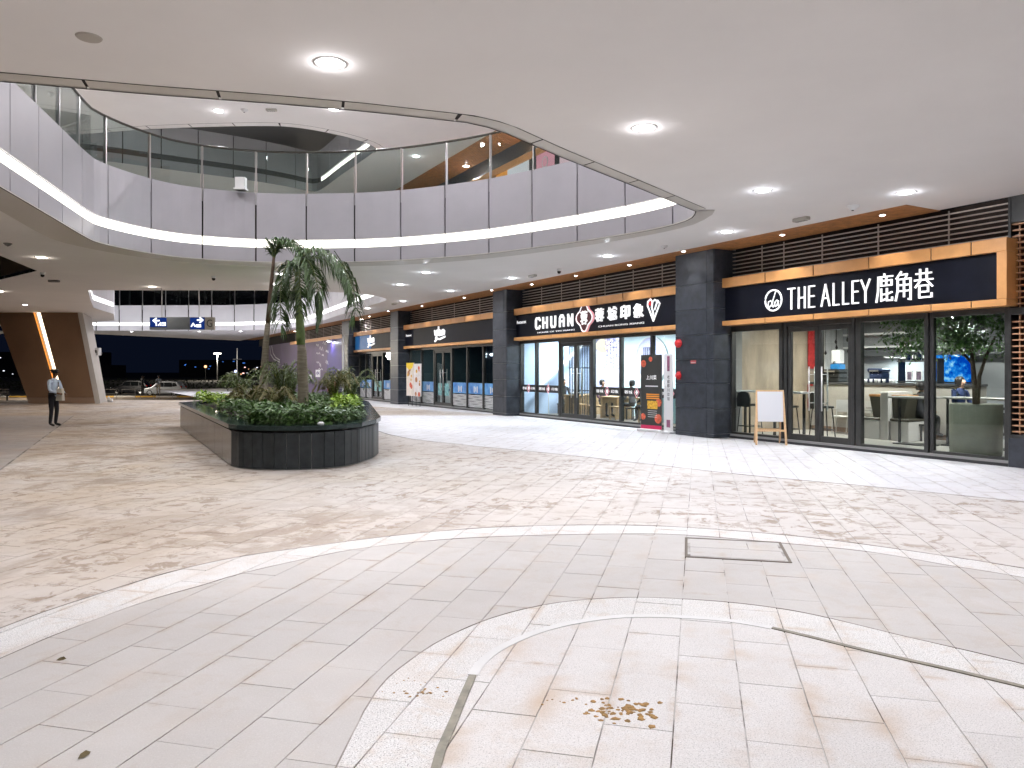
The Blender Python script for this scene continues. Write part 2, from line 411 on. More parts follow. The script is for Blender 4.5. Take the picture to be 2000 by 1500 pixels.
for k, (sz, zi, wp, cx, cy_) in enumerate(pavers):
    dz = random.uniform(-.0012, .0012); n = len(wp)
    if k < 290:
        vs_ = [(p[0]-cx, p[1]-cy_, 0) for p in wp] + [(p[0]-cx, p[1]-cy_, -.014) for p in wp]
        me = bpy.data.meshes.new('paver'); me.from_pydata(vs_, [], [tuple(range(n))] + [(i+n, (i+1) % n + n, (i+1) % n, i) for i in range(n)])
        me.materials.append(ZONES[zi][2]); new_obj('paver', me, pavement, (cx, cy_, dz))
    else:
        mb = rest.setdefault(zi, MB())
        if cy_ < 16: mb.add([(p[0], p[1], dz) for p in wp] + [(p[0], p[1], -.014) for p in wp], [tuple(range(n))] + [(i+n, (i+1) % n + n, (i+1) % n, i) for i in range(n)])
        else: mb.add([(p[0], p[1], dz) for p in wp], [tuple(range(n))])
for zi, mb in rest.items():
    o = new_obj('paver_field', mb.mesh('paver_field', ZONES[zi][2]), pavement); stuff(o)
mb = MB(); mb.add([(-24,-9,-.0042),(26,-9,-.0042),(26,28.0,-.0042),(-24,28.0,-.0042)], [(0,1,2,3)])
mb.build('joint_bed', m_joint, pavement)
ff = FW(-62, .12); ff2 = FW(-10.54, .12)
mb = MB(); mb.add([(-62,28,-.001),(ff2[0],28,-.001),(ff2[0]-.4,28.01,-.001),(-13.6,43.2,-.001),(-62,43.2,-.001)], [(0,1,2,3,4)]); mb.build('far_paving', m_mid, pavement)
f1, f2, f3, f4 = FW(-10.54, .12), FW(-62, .12), FW(-62, -9), FW(-10.54, -1.2)
mb = MB(); mb.add([(f1[0],f1[1],-.003),(f2[0],f2[1],-.003),(f3[0],f3[1],-.003),(f4[0]-7,28.02,-.003),(f1[0]-.1,28.02,-.003)], [(0,1,2,3,4)]); mb.build('far_walkway', m_walk, pavement)
mb = MB(); mb.box((-62,-9,-.25),(-24,28,-.002)); mb.box((-62,28.0,-1.0),(-19,43.2,-.02)); mb.build('plaza_slab', m_left, pavement)

# thin metal drain slots along the inner ring
def strip_along(path, s0, s1, wd, h, n=10):
    at, L = resample(path, .1); mb = MB(); vs_ = []
    for i in range(n + 1):
        s = s0 + (s1 - s0)*i/n; p = at(s); q = at(s + .02) - at(s - .02); q.normalize(); nn = Vector((-q.y, q.x))
        a = p + nn*wd/2; b = p - nn*wd/2
        vs_ += [(a.x, a.y, h), (b.x, b.y, h), (a.x, a.y, -.01), (b.x, b.y, -.01)]
    fs = []
    for i in range(n):
        a, b = i*4, i*4 + 4
        fs += [(a, b, b+1, a+1), (a, a+2, b+2, b), (a+1, b+1, b+3, a+3)]
    fs += [(0, 1, 3, 2), (n*4, n*4+2, n*4+3, n*4+1)]
    return mb.add(vs_, fs)
m_drain = M('drain_metal', (.21, .195, .155), .5, .3, var=.35, vs=12)
m_jl = M('joint_line', (.12, .09, .065), .9, var=.4, vs=1.6, col2=(.50, .47, .44))
m_kerbs = M('smooth_border_stone', (.60, .60, .60), .5, var=.06, vs=4)
def arclen_at(path, y, right):
    at, L = resample(path, .1); best = None
    for i in range(2000):
        p = at(L*i/2000)
        if (p.x > 1) == right and (best is None or abs(p.y - y) < best[0]): best = (abs(p.y - y), L*i/2000)
    return best[1]
sL0, sL1 = arclen_at(cA, .9, False), arclen_at(cA, 4.08, False)
sR0, sR1 = arclen_at(cA, 4.83, True), arclen_at(cA, 2.0, True)
tag(strip_along(cA, sL0, sL1, .042, .006, 12).build('drain_channel', m_drain), 'olive metal drain slot running to the bottom edge of the picture', 'drain')
tag(strip_along(cA, sR0, sR1, .036, .006, 14).build('drain_channel', m_drain), 'long brown metal drain slot running off to the right edge', 'drain')
for pth, wd in ((cL3, .03), (L4, .035), (cD, .013), (cC, .007), (cB, .006)):
    at_, L_ = resample(pth, .1); strip_along(pth, .05, L_-.05, wd, .0028, 240).build('expansion_joint', m_jl, pavement)
struct(strip_along(cA, sL1 + .005, sR0 - .005, .06, .004, 30).build('border_stone', m_kerbs))
# access cover let into the paving
cov = thing('access_cover', 'rectangular paved access cover with dark metal frame in the grey paving', 'access cover', (2.06, 6.96, 0), R(-13.0))
mb = MB()
for a, b in (((-.45,-.40),(.45,-.375)), ((-.45,.375),(.45,.40)), ((-.45,-.375),(-.425,.375)), ((.425,-.375),(.45,.375))): mb.box((*a, -.01), (*b, .006))
mb.build('frame', M('cover_frame', (.12, .095, .07), .55, .3), cov)
mb = MB(); mb.box((-.425,-.375,-.012),(.425,.375,.0025)); mb.build('tray', m_joint, cov)
for a, b in (((-.40,-.35),(-.05,-.004)), ((-.043,-.35),(.40,-.004)), ((-.40,.004),(.12,.35)), ((.127,.004),(.40,.35))):
    mb = MB(); mb.box((*a, -.004), (*b, .0055)); mb.build('infill_stone', m_grey, cov)
# clods of dried mud
mb = MB()
mudm = M('dried_mud', (.30, .175, .06), .9, var=.4, vs=30)
for (cx, cy_, rx, ry, n, s) in ((.53, 3.66, .17, .12, 70, .022), (-.47, 3.87, .14, .035, 20, .012), (-.55, 4.0, .1, .08, 8, .007), (.3, 3.75, .12, .05, 9, .012)):
    for _ in range(n):
        a = random.gauss(0, .6)*rx; b = random.gauss(0, .6)*ry; r = s*random.uniform(.3, 1); k = random.randint(5, 7); t0 = random.random()*6
        ring = [(cx+a+r*random.uniform(.6,1.3)*math.cos(t0+6.283*i/k), cy_+b+r*random.uniform(.6,1.3)*math.sin(t0+6.283*i/k), .001) for i in range(k)]
        top = [(cx+a+(p[0]-cx-a)*.7, cy_+b+(p[1]-cy_-b)*.7, .002 + r*.08) for p in ring]
        mb.add(ring + top, [tuple(range(k, 2*k))] + [(i, (i+1) % k, (i+1) % k + k, i + k) for i in range(k)])
o = stuff(mb.build('mud_clods', mudm)); tag(o, 'crumbs of brown dried mud on the pale paving', 'mud')
leafm = M('dead_leaf', (.10, .075, .03), .8, var=.3, vs=30)
for (x, y, s, a, lb) in ((-2.57, 4.29, .026, .4, 'small curled dead leaf on the grey paving at left'), (-1.83, 3.22, .032, 1.2, 'dead leaf lying in a joint at the bottom left'), (-4.0, 4.55, .035, .3, 'dark leaf on speckled stone at the left edge')):
    mb = MB(); mb.add([(-s,0,.006),(-s*.3,s*.35,.016),(s*.5,s*.3,.02),(s,0,.008),(s*.5,-s*.3,.005),(-s*.3,-s*.35,.004)], [(0,1,5),(1,2,4,5),(2,3,4)])
    tag(mb.build('dead_leaf', leafm, None, (x, y, 0), a), lb, 'leaf')

# ================================================================= ceilings and voids
V1_far = [(3.41,14.0),(3.47,14.7),(3.16,15.5),(2.44,16.4),(1.08,17.7),(-.92,19.25),(-3.35,20.35),(-5.6,20.65),(-7.26,20.45),(-8.6,19.75),(-9.25,18.75),(-9.55,17.6),(-9.5,16.9),(-8.87,14.5),(-8.24,12.1),(-7.62,9.7),(-7.0,7.3)]
V1_near = [(-7.0,7.3),(-5.13,7.76),(-3.88,8.09),(-2.62,8.37),(-1.68,8.62),(-.55,9.0),(-.2,9.25),(.56,10.3),(2.0,12.15),(3.41,14.0)]
v1f = catmull(V1_far, 5); v1n = V1_near
hole1 = [(p[0], p[1]) for p in v1f[:-1]] + [(p[0], p[1]) for p in v1n[:-1]]
V3_far = [(-62,56.5),(-26,55.6),(-19.5,55.0),(-15.6,52.6),(-12.9,48.2),(-10.3,42.6),(-7.4,36.3),(-5.5,32.3),(-5.2,31.2)]
V3_left = [(-15.7,27.9),(-17.6,31.4),(-19.8,35.6),(-20.9,39.5),(-23.5,44.5),(-30,49),(-62,50)]
v3f = catmull(V3_far, 5)
hole3 = [(p[0], p[1]) for p in v3f] + [(-5.35,30.2),(-5.9,29.0),(-7.4,28.2),(-9.5,27.95)] + V3_left
tri = [(-14.2,22.5),(-16.7,24.6),(-26,31),(-34,26),(-20,14),(-13.25,19.4)]
e1, e2 = FW(27, -1.1), FW(-64, -1.1)
e3, e4 = FW(5.4, -1.1), FW(5.4, -.12)
outer = [(-62,-9),(e1[0]+5,-9), FW(27,-.12)[:2], e4[:2], e3[:2], e2[:2], (-34,60.0), (-62,60.0)]
ceiling = struct(poly_sheet('ceiling', m_white, outer, [hole1, [p for p in hole3 if p[0] > -61.9], tri], K_CEIL))
# metal trim round the first void: near side narrow, far side wide
def ring_off(pts, widths, outward):
    out = []
    n = len(pts)
    for i, p in enumerate(pts):
        a = Vector(pts[max(i-1, 0)]); b = Vector(pts[min(i+1, n-1)]); d = (b - a); d.normalize(); nn = Vector((-d.y, d.x))*outward
        out.append((p[0] + nn.x*widths[i], p[1] + nn.y*widths[i]))
    return out
def trim(path, wfun, outward, step, parent, z=K_CEIL - .006, mat=m_trim, gap=.022, back=True):
    at, L = resample(path, .1); k = max(1, round(L/step))
    for i in range(k):
        s0, s1 = L*i/k + .016, L*(i+1)/k - .016; n = max(6, int((s1-s0)/.4))
        pts = [tuple(at(s0 + (s1-s0)*j/n)) for j in range(n+1)]
        wd = [wfun((s0 + (s1-s0)*j/n)/L) for j in range(n+1)]
        dense = ring_off(pts, wd, outward)
        mb = MB(); vs_ = []
        for a, b in zip(pts, dense): vs_ += [(a[0], a[1], z - .02), (b[0], b[1], z), (a[0], a[1], z + .004)]
        fs = []
        for j in range(n): fs += [(j*3, j*3+1, j*3+4, j*3+3), (j*3, j*3+3, j*3+5, j*3+2)]
        mb.add(vs_, fs); mb.build('trim_panel', mat, parent)
    n = max(16, int(L/.3)); pts = [tuple(at(L*j/n)) for j in range(n+1)]; ga = ring_off(pts, [gap]*(n+1), outward); mb = MB(); vs_ = []
    for a, b in zip(pts, ga): vs_ += [(a[0], a[1], z - .024), (b[0], b[1], z - .0245)]
    mb.add(vs_, [(2*j, 2*j+1, 2*j+3, 2*j+2) for j in range(n)]); mb.build('shadow_gap', m_gap, parent)
    if not back: return
    o_ = ring_off(pts, [wfun(j/n) + .012 for j in range(n+1)], outward); mb = MB(); vs_ = []
    for a, b in zip(pts, o_): vs_ += [(a[0], a[1], z + .0035), (b[0], b[1], z + .0035)]
    mb.add(vs_, [(2*j, 2*j+1, 2*j+3, 2*j+2) for j in range(n)]); mb.build('trim_backing', m_gap, parent)
trim(v1f[::-1], lambda t: .30 + .62*math.sin(math.pi*min(1, max(0, (t*1.0))))**.8 if t < .96 else .36, 1, 60, ceiling, back=False)
trim(v1n, lambda t: .20, -1 if True else 1, 1.35, ceiling)
mb = MB()
at_, L_ = resample(v1n, .1)
vs_ = []
for i in range(41):
    p = at_(L_*i/40); vs_ += [(p.x, p.y, K_CEIL + .05), (p.x, p.y, K_CEIL + 1.95)]
mb.add(vs_, [(2*i, 2*i+2, 2*i+3, 2*i+1) for i in range(40)]); mb.build('void_side_wall', m_panw, ceiling)
# dark recess behind the triangular opening on the left
mb = MB(); c0 = Vector((-20, 22.5))
vs_ = [(p[0], p[1], K_CEIL + .1) for p in tri] + [(p[0], p[1], K_CEIL + 2.2) for p in tri]; n = len(tri)
mb.add(vs_, [(i, (i+1) % n, (i+1) % n + n, i + n) for i in range(n)] + [tuple(range(n, 2*n))]); mb.build('recess', M('brown_recess', (.16, .13, .10), .6), ceiling)

def solid_strip(pts, z0, z1, th, side):
    """pts: front line; th: thickness behind it"""
    n = len(pts); back = ring_off(pts, [th]*n, side); mb = MB(); vs_ = []
    for a, b in zip(pts, back): vs_ += [(a[0], a[1], z0), (a[0], a[1], z1), (b[0], b[1], z0), (b[0], b[1], z1)]
    fs = []
    for i in range(n-1):
        a, b = 4*i, 4*i+4
        fs += [(a, b, b+1, a+1), (a+2, a+3, b+3, b+2), (a+1, b+1, b+3, a+3), (a, a+2, b+2, b)]
    fs += [(0, 1, 3, 2), (4*n-4, 4*n-2, 4*n-1, 4*n-3)]
    return mb.add(vs_, fs)
def fascia(root, path, side, zb, step, mp=m_pan, ml=m_strip, rail=True, low=True, ms=None, s_from=0.0, s_to=None, gmat=None, gap=.021):
    at, L = resample(path, .1); s_to = s_to or L; k = max(1, round((s_to - s_from)/step)); lo = root.location
    loc = (-lo.x, -lo.y, -lo.z); ds = (s_to - s_from)/k
    def seg(s0, s1, off, n=5):
        pts = [tuple(at(s0 + (s1-s0)*j/n)) for j in range(n+1)]
        return ring_off(pts, [off]*len(pts), side) if off else pts
    for i in range(k):
        s0, s1 = s_from + ds*i + gap, s_from + ds*(i+1) - gap
        solid_strip(seg(s0, s1, 0), zb + .61, zb + 1.87, .04, side).build('panel', mp, root, loc)
        if low: solid_strip(seg(s0, s1, 0), zb + .004, zb + .375, .04, side).build('lower_panel', mp, root, loc)
        solid_strip(seg(s0 - .008, s1 + .008, .05), zb + .38, zb + .605, .03, side).build('light_strip', ml, root, loc)
        if rail:
            solid_strip(seg(s0 + .02, s1 - .02, .06), zb + 1.80, zb + 3.0, .016, side).build('glass_pane', gmat or m_rail, root, loc)
            p = at(s_from + ds*i); q = at(s_from + ds*i + .03) - at(s_from + ds*i - .03); q.normalize(); a = math.atan2(q.y, q.x)
            nn = Vector((-q.y, q.x))*side
            mb = MB(); mb.box((-.018, -.035, zb + 1.55), (.018, .035, zb + 3.0)); mb.build('post', m_steel, root, (p.x + nn.x*.08 - lo.x, p.y + nn.y*.08 - lo.y, -lo.z), a)
    n = max(20, int(L/.35)); pts = [tuple(at(s_from + (s_to - s_from)*j/n)) for j in range(n+1)]
    solid_strip(ring_off(pts, [.10]*len(pts), side), zb + .02, zb + 1.84, .2, side).build('backing', m_gap, root, loc)
    if rail:
        r_ = ring_off(pts, [.065]*len(pts), side)
        MB().tube([(p[0], p[1], zb + 3.02) for p in r_], .032, 8).build('handrail', M('handrail_dark', (.08, .075, .065), .35, .6), root, loc, smooth=True)
# the path runs tip -> far -> left -> near: the void is on its left, so the slab lies on its right (side -1)
bal = thing('balcony_parapet', 'curved grey panelled balcony with glowing light strip and glass railing above the plaza', 'balcony', (-3.35, 20.35, K_CEIL))
fascia(bal, [(p[0], p[1]) for p in v1f], -1, K_CEIL, 1.32)
mb = MB(); mb.box((-.13,-.09,0),(.13,.09,.34)); mb.box((-.16,-.12,0),(.16,.12,.05))
wb = tag(mb.build('white_box', m_whitep, None, (-7.3, 20.27, K_CEIL + 1.872)), 'small white box standing on the balcony parapet by the glass', 'box')
m_bridge = thing('bridge_parapet', 'far white panelled bridge with light strip across the open court', 'balcony', (-26, 55.6, K_CEIL))
fascia(m_bridge, [(p[0], p[1]) for p in v3f], 1, K_CEIL, 1.75, m_panw, E('cove_light_bright', (1, .98, .97), 2.2), rail=True, s_from=26.0, gap=.045)
lef = thing('court_edge_parapet', 'short white fascia at the left edge of the open court beside the slanted pier', 'balcony', (-19.8, 35.6, K_CEIL))
fascia(lef, V3_left[1:5][::-1], -1, K_CEIL, 1.75, m_panw, MATS['cove_light_bright'], rail=False)

# second storey: ceiling with its own void, third-floor edge
Z2 = K_CEIL + K_UP
V2 = [(-20,29.4),(-16.95,30.2),(-14.5,31.7),(-11.85,33.4),(-10.4,34.6),(-9.6,35.5),(-9.0,35.3),(-7.4,32.6),(-5.36,29.2),(-5.2,28.6),(-5.55,27.8),(-6.4,26.9),(-7.65,26.15),(-9.25,26.05),(-12.5,26.35),(-15.97,27.0),(-20,27.2)]
v2 = catmull(V2, 4, True)
e1, e2 = FW(18, -1.45), FW(-64, -1.45)
up_ceil = struct(poly_sheet('upper_ceiling', m_white, [(-40,4),(e1[0],4),e1[:2],e2[:2],(-40,58)], [[(p[0], p[1]) for p in v2]], Z2))
v2r = [(p[0], p[1]) for p in v2]
upf = thing('upper_balcony', 'third floor edge seen through the glass railing, grey panels and one lit strip', 'balcony', (-7.4, 32.6, Z2))
i0 = min(range(len(v2r)), key=lambda i: (Vector(v2r[i]) - Vector((-5.36, 29.2))).length); i1 = min(range(len(v2r)), key=lambda i: (Vector(v2r[i]) - Vector((-9.0, 35.3))).length)
a_, b_ = min(i0, i1), max(i0, i1)
fascia(upf, v2r[a_:b_+1], 1, Z2, 1.3, M('panel_upper', (.42, .43, .44), .4, .2), m_strip, rail=False)
j0 = min(range(len(v2r)), key=lambda i: (Vector(v2r[i]) - Vector((-20, 29.4))).length)
far2 = v2r[j0:a_+1] if j0 < a_ else v2r[j0:] + v2r[:a_+1]
fascia(upf, far2, 1, Z2, 1.5, MATS['panel_upper'], M('strip_off', (.06, .065, .065), .4), rail=False)
near2 = v2r[b_:]
trim(near2, lambda t: .3, 1, 1.5, up_ceil, Z2 - .004, m_white)
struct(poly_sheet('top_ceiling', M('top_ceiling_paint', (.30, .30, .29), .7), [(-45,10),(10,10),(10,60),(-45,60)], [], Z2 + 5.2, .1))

# ================================================================= ceiling lamps
LP_ = [(.001, -.016), (.045, -.014), (.072, -.008), (.085, .0)]
lens_me = MB().lathe(LP_, 20).mesh('lens', m_lamp, True); lensw_me = MB().lathe(LP_, 20).mesh('lens', m_lampw, True)
ring_me = MB().lathe([(.085, .004), (.088, -.002), (.108, -.0022), (.112, .001), (.112, .004)], 20).mesh('ring', m_ring, True)
def lamp(kind, x, y, z, power, col, size=1.0, label=None, group=None, warm=False, glow=0.0):
    t = thing('ceiling_downlight', label, 'downlight', (x, y, z), 0, group)
    r = new_obj('ring', ring_me, t); l = new_obj('lens', lensw_me if warm else lens_me, t, (0, 0, .0))
    for o in (r, l): o.scale = (size, size, 1)
    ld = bpy.data.lights.new('lamp_light', 'SPOT'); ld.energy = power; ld.spot_size = R(155); ld.spot_blend = .7; ld.color = col; ld.shadow_soft_size = .09
    new_obj('lamp_light', ld, t, (0, 0, -.03))
    if glow:      # extra point light added to draw a halo on the ceiling round the lamp
        gd_ = bpy.data.lights.new('halo_light', 'POINT'); gd_.energy = glow; gd_.color = col; gd_.shadow_soft_size = .012; new_obj('halo_light', gd_, t, (0, 0, -.034))
    return t
COOL, NEUT, WARM = (.87, .91, 1.0), (.985, .965, 1.0), (1.0, .88, .77)
LAMPS = [(-1.77,7.33,NEUT,'large round downlight nearest the camera, left of the picture centre'),
 (1.63,9.28,NEUT,'round downlight in the smooth ceiling right of the void corner'),
 (4.16,12.49,COOL,'round downlight above the easel board, left of the one by the copper sign'),
 (6.62,12.64,COOL,'round downlight above the shop with line lettering'),
 (4.63,16.21,COOL,'round downlight beside the rounded tip of the ceiling void'),
 (2.49,19.60,COOL,'round downlight in front of the sign with the red emblem'),
 (0.0,24.23,COOL,'round downlight in front of the second slate pillar'),
 (-2.61,22.85,COOL,'round downlight just beyond the void, right of the palms'),
 (-3.87,26.09,COOL,'smaller downlight behind the one right of the palms'),
 (-2.29,28.09,COOL,'round downlight in front of the shop with blue window film'),
 (-4.66,32.19,COOL,'distant downlight near the third slate pillar'),
 (-6.88,35.85,COOL,'farthest downlight of the shop row, by the palm frond'),
 (-12.41,19.86,WARM,'warm downlight under the left ceiling before the dark recess'),
 (-19.23,28.27,WARM,'warm downlight at the left edge of the picture above the pier'),
 (-12.78,26.73,WARM,'warm downlight at the court edge above the direction sign'),
 (-7.14,23.21,NEUT,'bright downlight seen between the palm crowns'),
 (-8.12,25.94,NEUT,'downlight close behind the slim palm trunk')]
for x, y, c, lb in LAMPS:
    pw = SPOT_W * (.55 if c is WARM else 1.08 if c is COOL else 1.0)
    lamp('d', x, y, K_CEIL - .002, pw, c, 1.45, lb, 'ceiling downlights', c is WARM, 7.0)
for x, y in ((-.8,3.0),(3.2,5.2),(6.2,7.6),(9.3,8.0),(-5.5,3.6),(-11.2,13.2),(-10.3,7.2),(7.4,1.5),(2,-2),(-4,-3),(11.5,4.0),(-16.5,16),(-22,34),(-17,8)):
    lamp('d', x, y, K_CEIL - .002, SPOT_W*(.45 if x < -8 else .95), WARM if x < -8 else NEUT, 1.15, 'round ceiling downlight outside the picture, behind or beside the viewer', 'downlights out of view')
for x, y, lb in ((-33.5,57.2,'small downlight under the far bridge beside the pier'), (-28.8,57.0,'small downlight under the far bridge left of the hanging sign'), (-23.6,56.8,'small downlight under the far bridge below the hanging sign'), (-20.4,56.6,'small downlight under the far bridge right of the hanging sign'), (-16.3,56.6,'small downlight under the far bridge beside the slim palm')):
    lamp('d', x, y, K_CEIL - .002, 420, COOL, 1.3, lb, 'bridge downlights')
for x, y, lb in ((-10.9,41.5+2,'downlight over the hoarding walkway, nearer one'), (-14.0,50.5+1,'downlight over the hoarding walkway, farther one')):
    lamp('d', x+2.2, y, K_CEIL - .002, 170, COOL, 1.2, lb, 'hoarding downlights')
for x, y, lb in ((-9.59,24.6,'upper floor downlight left of the alarm box on the upper ceiling'), (-5.79,24.4,'upper floor downlight half hidden by the near ceiling trim'), (-3.8,29.75,'upper floor downlight seen through the glass railing'), (-1.9,31.2,'upper floor downlight by the upper shop fronts')):
    lamp('d', x, y, Z2 - .002, 1300, NEUT, 1.7, lb, 'upper floor downlights', False, 9.0)
for x, y in ((-2.5,18),(-9,16),(2.5,21),(-14,22),(-12,38),(2,14),(-6,11),(-17,46),(-23,48),(-30,49),(-4.5,23.6),(1,27),(-15.8,22.4)):  # the later ones are added to brighten the bridge panels and upper ceiling
    lamp('d', x, y, Z2 - .002, 2600 if (x, y) in ((-4.5,23.6),(1,27),(-15.8,22.4)) else 1000 if y < 40 else 2600, NEUT, 1.5, 'unseen upper floor lamp, some of these added to brighten bridge and ceiling', 'upper downlights out of view')

for x, y in ((-11,24),(-16,36),(-22,29)):  # unseen lamps added to lift the dark upper void
    lamp('d', x, y, Z2 + 5.19, 900, NEUT, 1.5, 'unseen lamp added above the upper void to lighten it', 'added top lamps out of view')

# small devices on the ceiling
def dome(name, x, y, z, label, cat, mat=m_whitep, s=1.0):
    t = thing(name, label, cat, (x, y, z))
    MB().lathe([(.001,-.055*s),(.03*s,-.052*s),(.055*s,-.035*s),(.062*s,-.02*s),(.075*s,-.018*s),(.075*s,0)], 18).build('housing', mat, t, smooth=True)
    MB().lathe([(.001,-.062*s),(.014*s,-.060*s),(.016*s,-.05*s)], 10).build('indicator', m_black, t)
def boxdev(name, x, y, z, label, cat, a=.34, b=.13, h=.07, mat=None, rot=ANG):
    t = thing(name, label, cat, (x, y, z), rot)
    mb = MB(); mb.bbox((-a/2,-b/2,-h),(a/2,b/2,0), .012); mb.build('housing', mat or M('beige_plastic', (.45,.43,.38), .5), t)
    mb = MB()
    for k in range(4): mb.box((-a*.38 + k*a*.2, -b*.35, -h-.004), (-a*.38 + k*a*.2 + a*.13, b*.35, -h-.0005))
    mb.build('grille', M('grille_grey', (.2,.2,.19), .6), t)
def camdev(x, y, z, label):
    t = thing('security_camera', label, 'security camera', (x, y, z))
    MB().lathe([(.07,0),(.07,-.04),(.05,-.05),(.05,-.07)], 16).build('mount', m_whitep, t, smooth=True)
    MB().lathe([(.055,-.07),(.055,-.10),(.04,-.135),(.001,-.15)], 16).build('dome_lens', M('smoked_dome', (.03,.03,.03), .1), t, smooth=True)
MB_d = MB().lathe([(.001,-.012),(.10,-.012),(.11,0)], 24)
o = thing('speaker_disc', 'flat round disc in the ceiling at the top left', 'ceiling speaker', (-3.8, 6.76, K_CEIL)); MB_d.build('grille_plate', M('taupe_plate', (.42,.39,.35), .6), o)
boxdev('emergency_light', 5.65, 14.7, K_CEIL, 'beige box on the ceiling left of the smoke detector', 'emergency light')
dome('smoke_detector', 6.18, 13.65, K_CEIL, 'white smoke detector on the ceiling above the copper framed sign', 'smoke detector', s=1.5)
boxdev('emergency_light', .64, 23.46, K_CEIL, 'small beige box on the ceiling above the second pillar', 'emergency light')
camdev(1.38, 22.05, K_CEIL, 'dome camera on the ceiling above the red emblem sign')
camdev(-9.4, 23.71, K_CEIL, 'dome camera on the ceiling beyond the void, left of the palms')
camdev(-14.25, 22.85, K_CEIL, 'dome camera at the corner of the dark ceiling recess')
boxdev('emergency_light', -15.08, 24.78, K_CEIL, 'dark box on the ceiling near the slanted pier', 'emergency light', mat=M('grey_plastic', (.2,.2,.2), .5), rot=0)
boxdev('emergency_light', -5.2, 33.2, K_CEIL, 'small box on the ceiling above the third pillar', 'emergency light')
dome('smoke_detector', 3.64, 18.0, K_CEIL, 'flat detector on the ceiling beside the first slate pillar', 'smoke detector', s=1.1)
dome('smoke_detector', -11.82, 17.64, K_CEIL, 'flat detector on the ceiling at the left edge', 'smoke detector', M('grey_plastic', (.2,.2,.2), .5), 1.2)
boxdev('emergency_light', -7.8, 24.4, Z2, 'small box on the upper ceiling beside a downlight', 'emergency light', rot=0)
dome('smoke_detector', -8.7, 24.45, Z2, 'small detector on the upper ceiling', 'smoke detector', s=1.6)

# ================================================================= shop row
def text_mesh(s, extrude=0.0, bold=0.0):
    cu = bpy.data.curves.new('t', 'FONT'); cu.body = s; cu.extrude = extrude; cu.offset = bold; cu.resolution_u = 3
    o = bpy.data.objects.new('t', cu); COL.objects.link(o)
    dg = bpy.context.evaluated_depsgraph_get(); me = bpy.data.meshes.new_from_object(o.evaluated_get(dg)); bpy.data.objects.remove(o); bpy.data.curves.remove(cu)
    return me
def text_on(name, s, parent, x0, x1, z0, z1, y, mat, depth=.004, bold=0.0, keep=False):
    """text facing -y (towards the plaza) filling a box in local x, z"""
    me = text_mesh(s, .5, bold); me.name = name
    xs = [v.co.x for v in me.vertices]; ys = [v.co.y for v in me.vertices]
    if not xs: return None
    sx = (x1-x0)/(max(xs)-min(xs)); sy = (z1-z0)/(max(ys)-min(ys)); ax, ay = min(xs), min(ys)
    for v in me.vertices: v.co = ((x0 + (v.co.x-ax)*sx), y - depth*(v.co.z + .5), z0 + (v.co.y-ay)*sy)
    me.materials.clear(); me.materials.append(mat)
    return new_obj(name, me, parent)
def strokes_on(name, lines, parent, x0, x1, z0, z1, y, th, mat, depth=.03):
    mb = MB()
    for pl in lines:
        pts = [(x0 + (x1-x0)*a, z0 + (z1-z0)*b) for a, b in pl]
        for (a, b), (c, d) in zip(pts, pts[1:]):
            dx, dz = c-a, d-b; l = math.hypot(dx, dz) or 1; dx, dz = dx/l, dz/l; h = th/2
            a2, b2, c2, d2 = a - dx*h*.9, b - dz*h*.9, c + dx*h*.9, d + dz*h*.9
            q = [(a2 - dz*h, b2 + dx*h), (c2 - dz*h, d2 + dx*h), (c2 + dz*h, d2 - dx*h), (a2 + dz*h, b2 - dx*h)]
            y0 = y - depth - random.uniform(0, .002)
            mb.add([(p[0], y0, p[1]) for p in q] + [(p[0], y, p[1]) for p in q], [(0,1,2,3),(7,6,5,4),(0,4,5,1),(1,5,6,2),(2,6,7,3),(3,7,4,0)])
    return mb.build(name, mat, parent)
SF = {'T': [[(0,1),(1,1)],[(.5,1),(.5,0)]], 'H': [[(0,0),(0,1)],[(1,0),(1,1)],[(0,.5),(1,.5)]], 'E': [[(1,1),(0,1),(0,0),(1,0)],[(0,.52),(.9,.52)]],
      'A': [[(0,0),(.5,1),(1,0)],[(.2,.36),(.8,.36)]], 'L': [[(0,1),(0,0),(1,0)]], 'Y': [[(0,1),(.5,.5),(1,1)],[(.5,.5),(.5,0)]],
      'C': [[(1,.8),(.8,1),(.2,1),(0,.8),(0,.2),(.2,0),(.8,0),(1,.2)]], 'U': [[(0,1),(0,.2),(.2,0),(.8,0),(1,.2),(1,1)]],
      'N': [[(0,0),(0,1),(1,0),(1,1)]], 'a': [[(0,0),(0,.75),(.3,1),(.7,1),(1,.75),(1,0)],[(0,.45),(1,.45)]],
      'lu': [[(.5,1),(.5,.9)],[(.12,.9),(1,.9)],[(.12,.9),(.10,.4),(0,0)],[(.3,.76),(.95,.76),(.95,.58),(.3,.58),(.3,.9)],[(.62,.9),(.62,.58)],[(.3,.46),(.3,.03),(.55,.08)],[(.3,.26),(.55,.26)],[(.66,.46),(.66,.03),(.98,.03),(.98,.13)],[(.66,.26),(.95,.32)]],
      'jiao': [[(.35,1),(.08,.78)],[(.3,.9),(.7,.9),(.62,.76)],[(.15,.74),(.15,.35),(.03,0)],[(.15,.74),(.92,.74),(.92,0),(.8,.02)],[(.15,.53),(.92,.53)],[(.15,.32),(.92,.32)],[(.53,.74),(.53,.12)]],
      'xiang': [[(.3,1),(.3,.64)],[(.68,1),(.68,.64)],[(.08,.86),(.92,.86)],[(0,.64),(1,.64)],[(.32,.62),(.03,.4)],[(.66,.62),(.98,.4)],[(.25,.44),(.75,.44),(.75,.22),(.25,.22)],[(.25,.44),(.25,.03),(.95,.03),(.95,.15)]]}

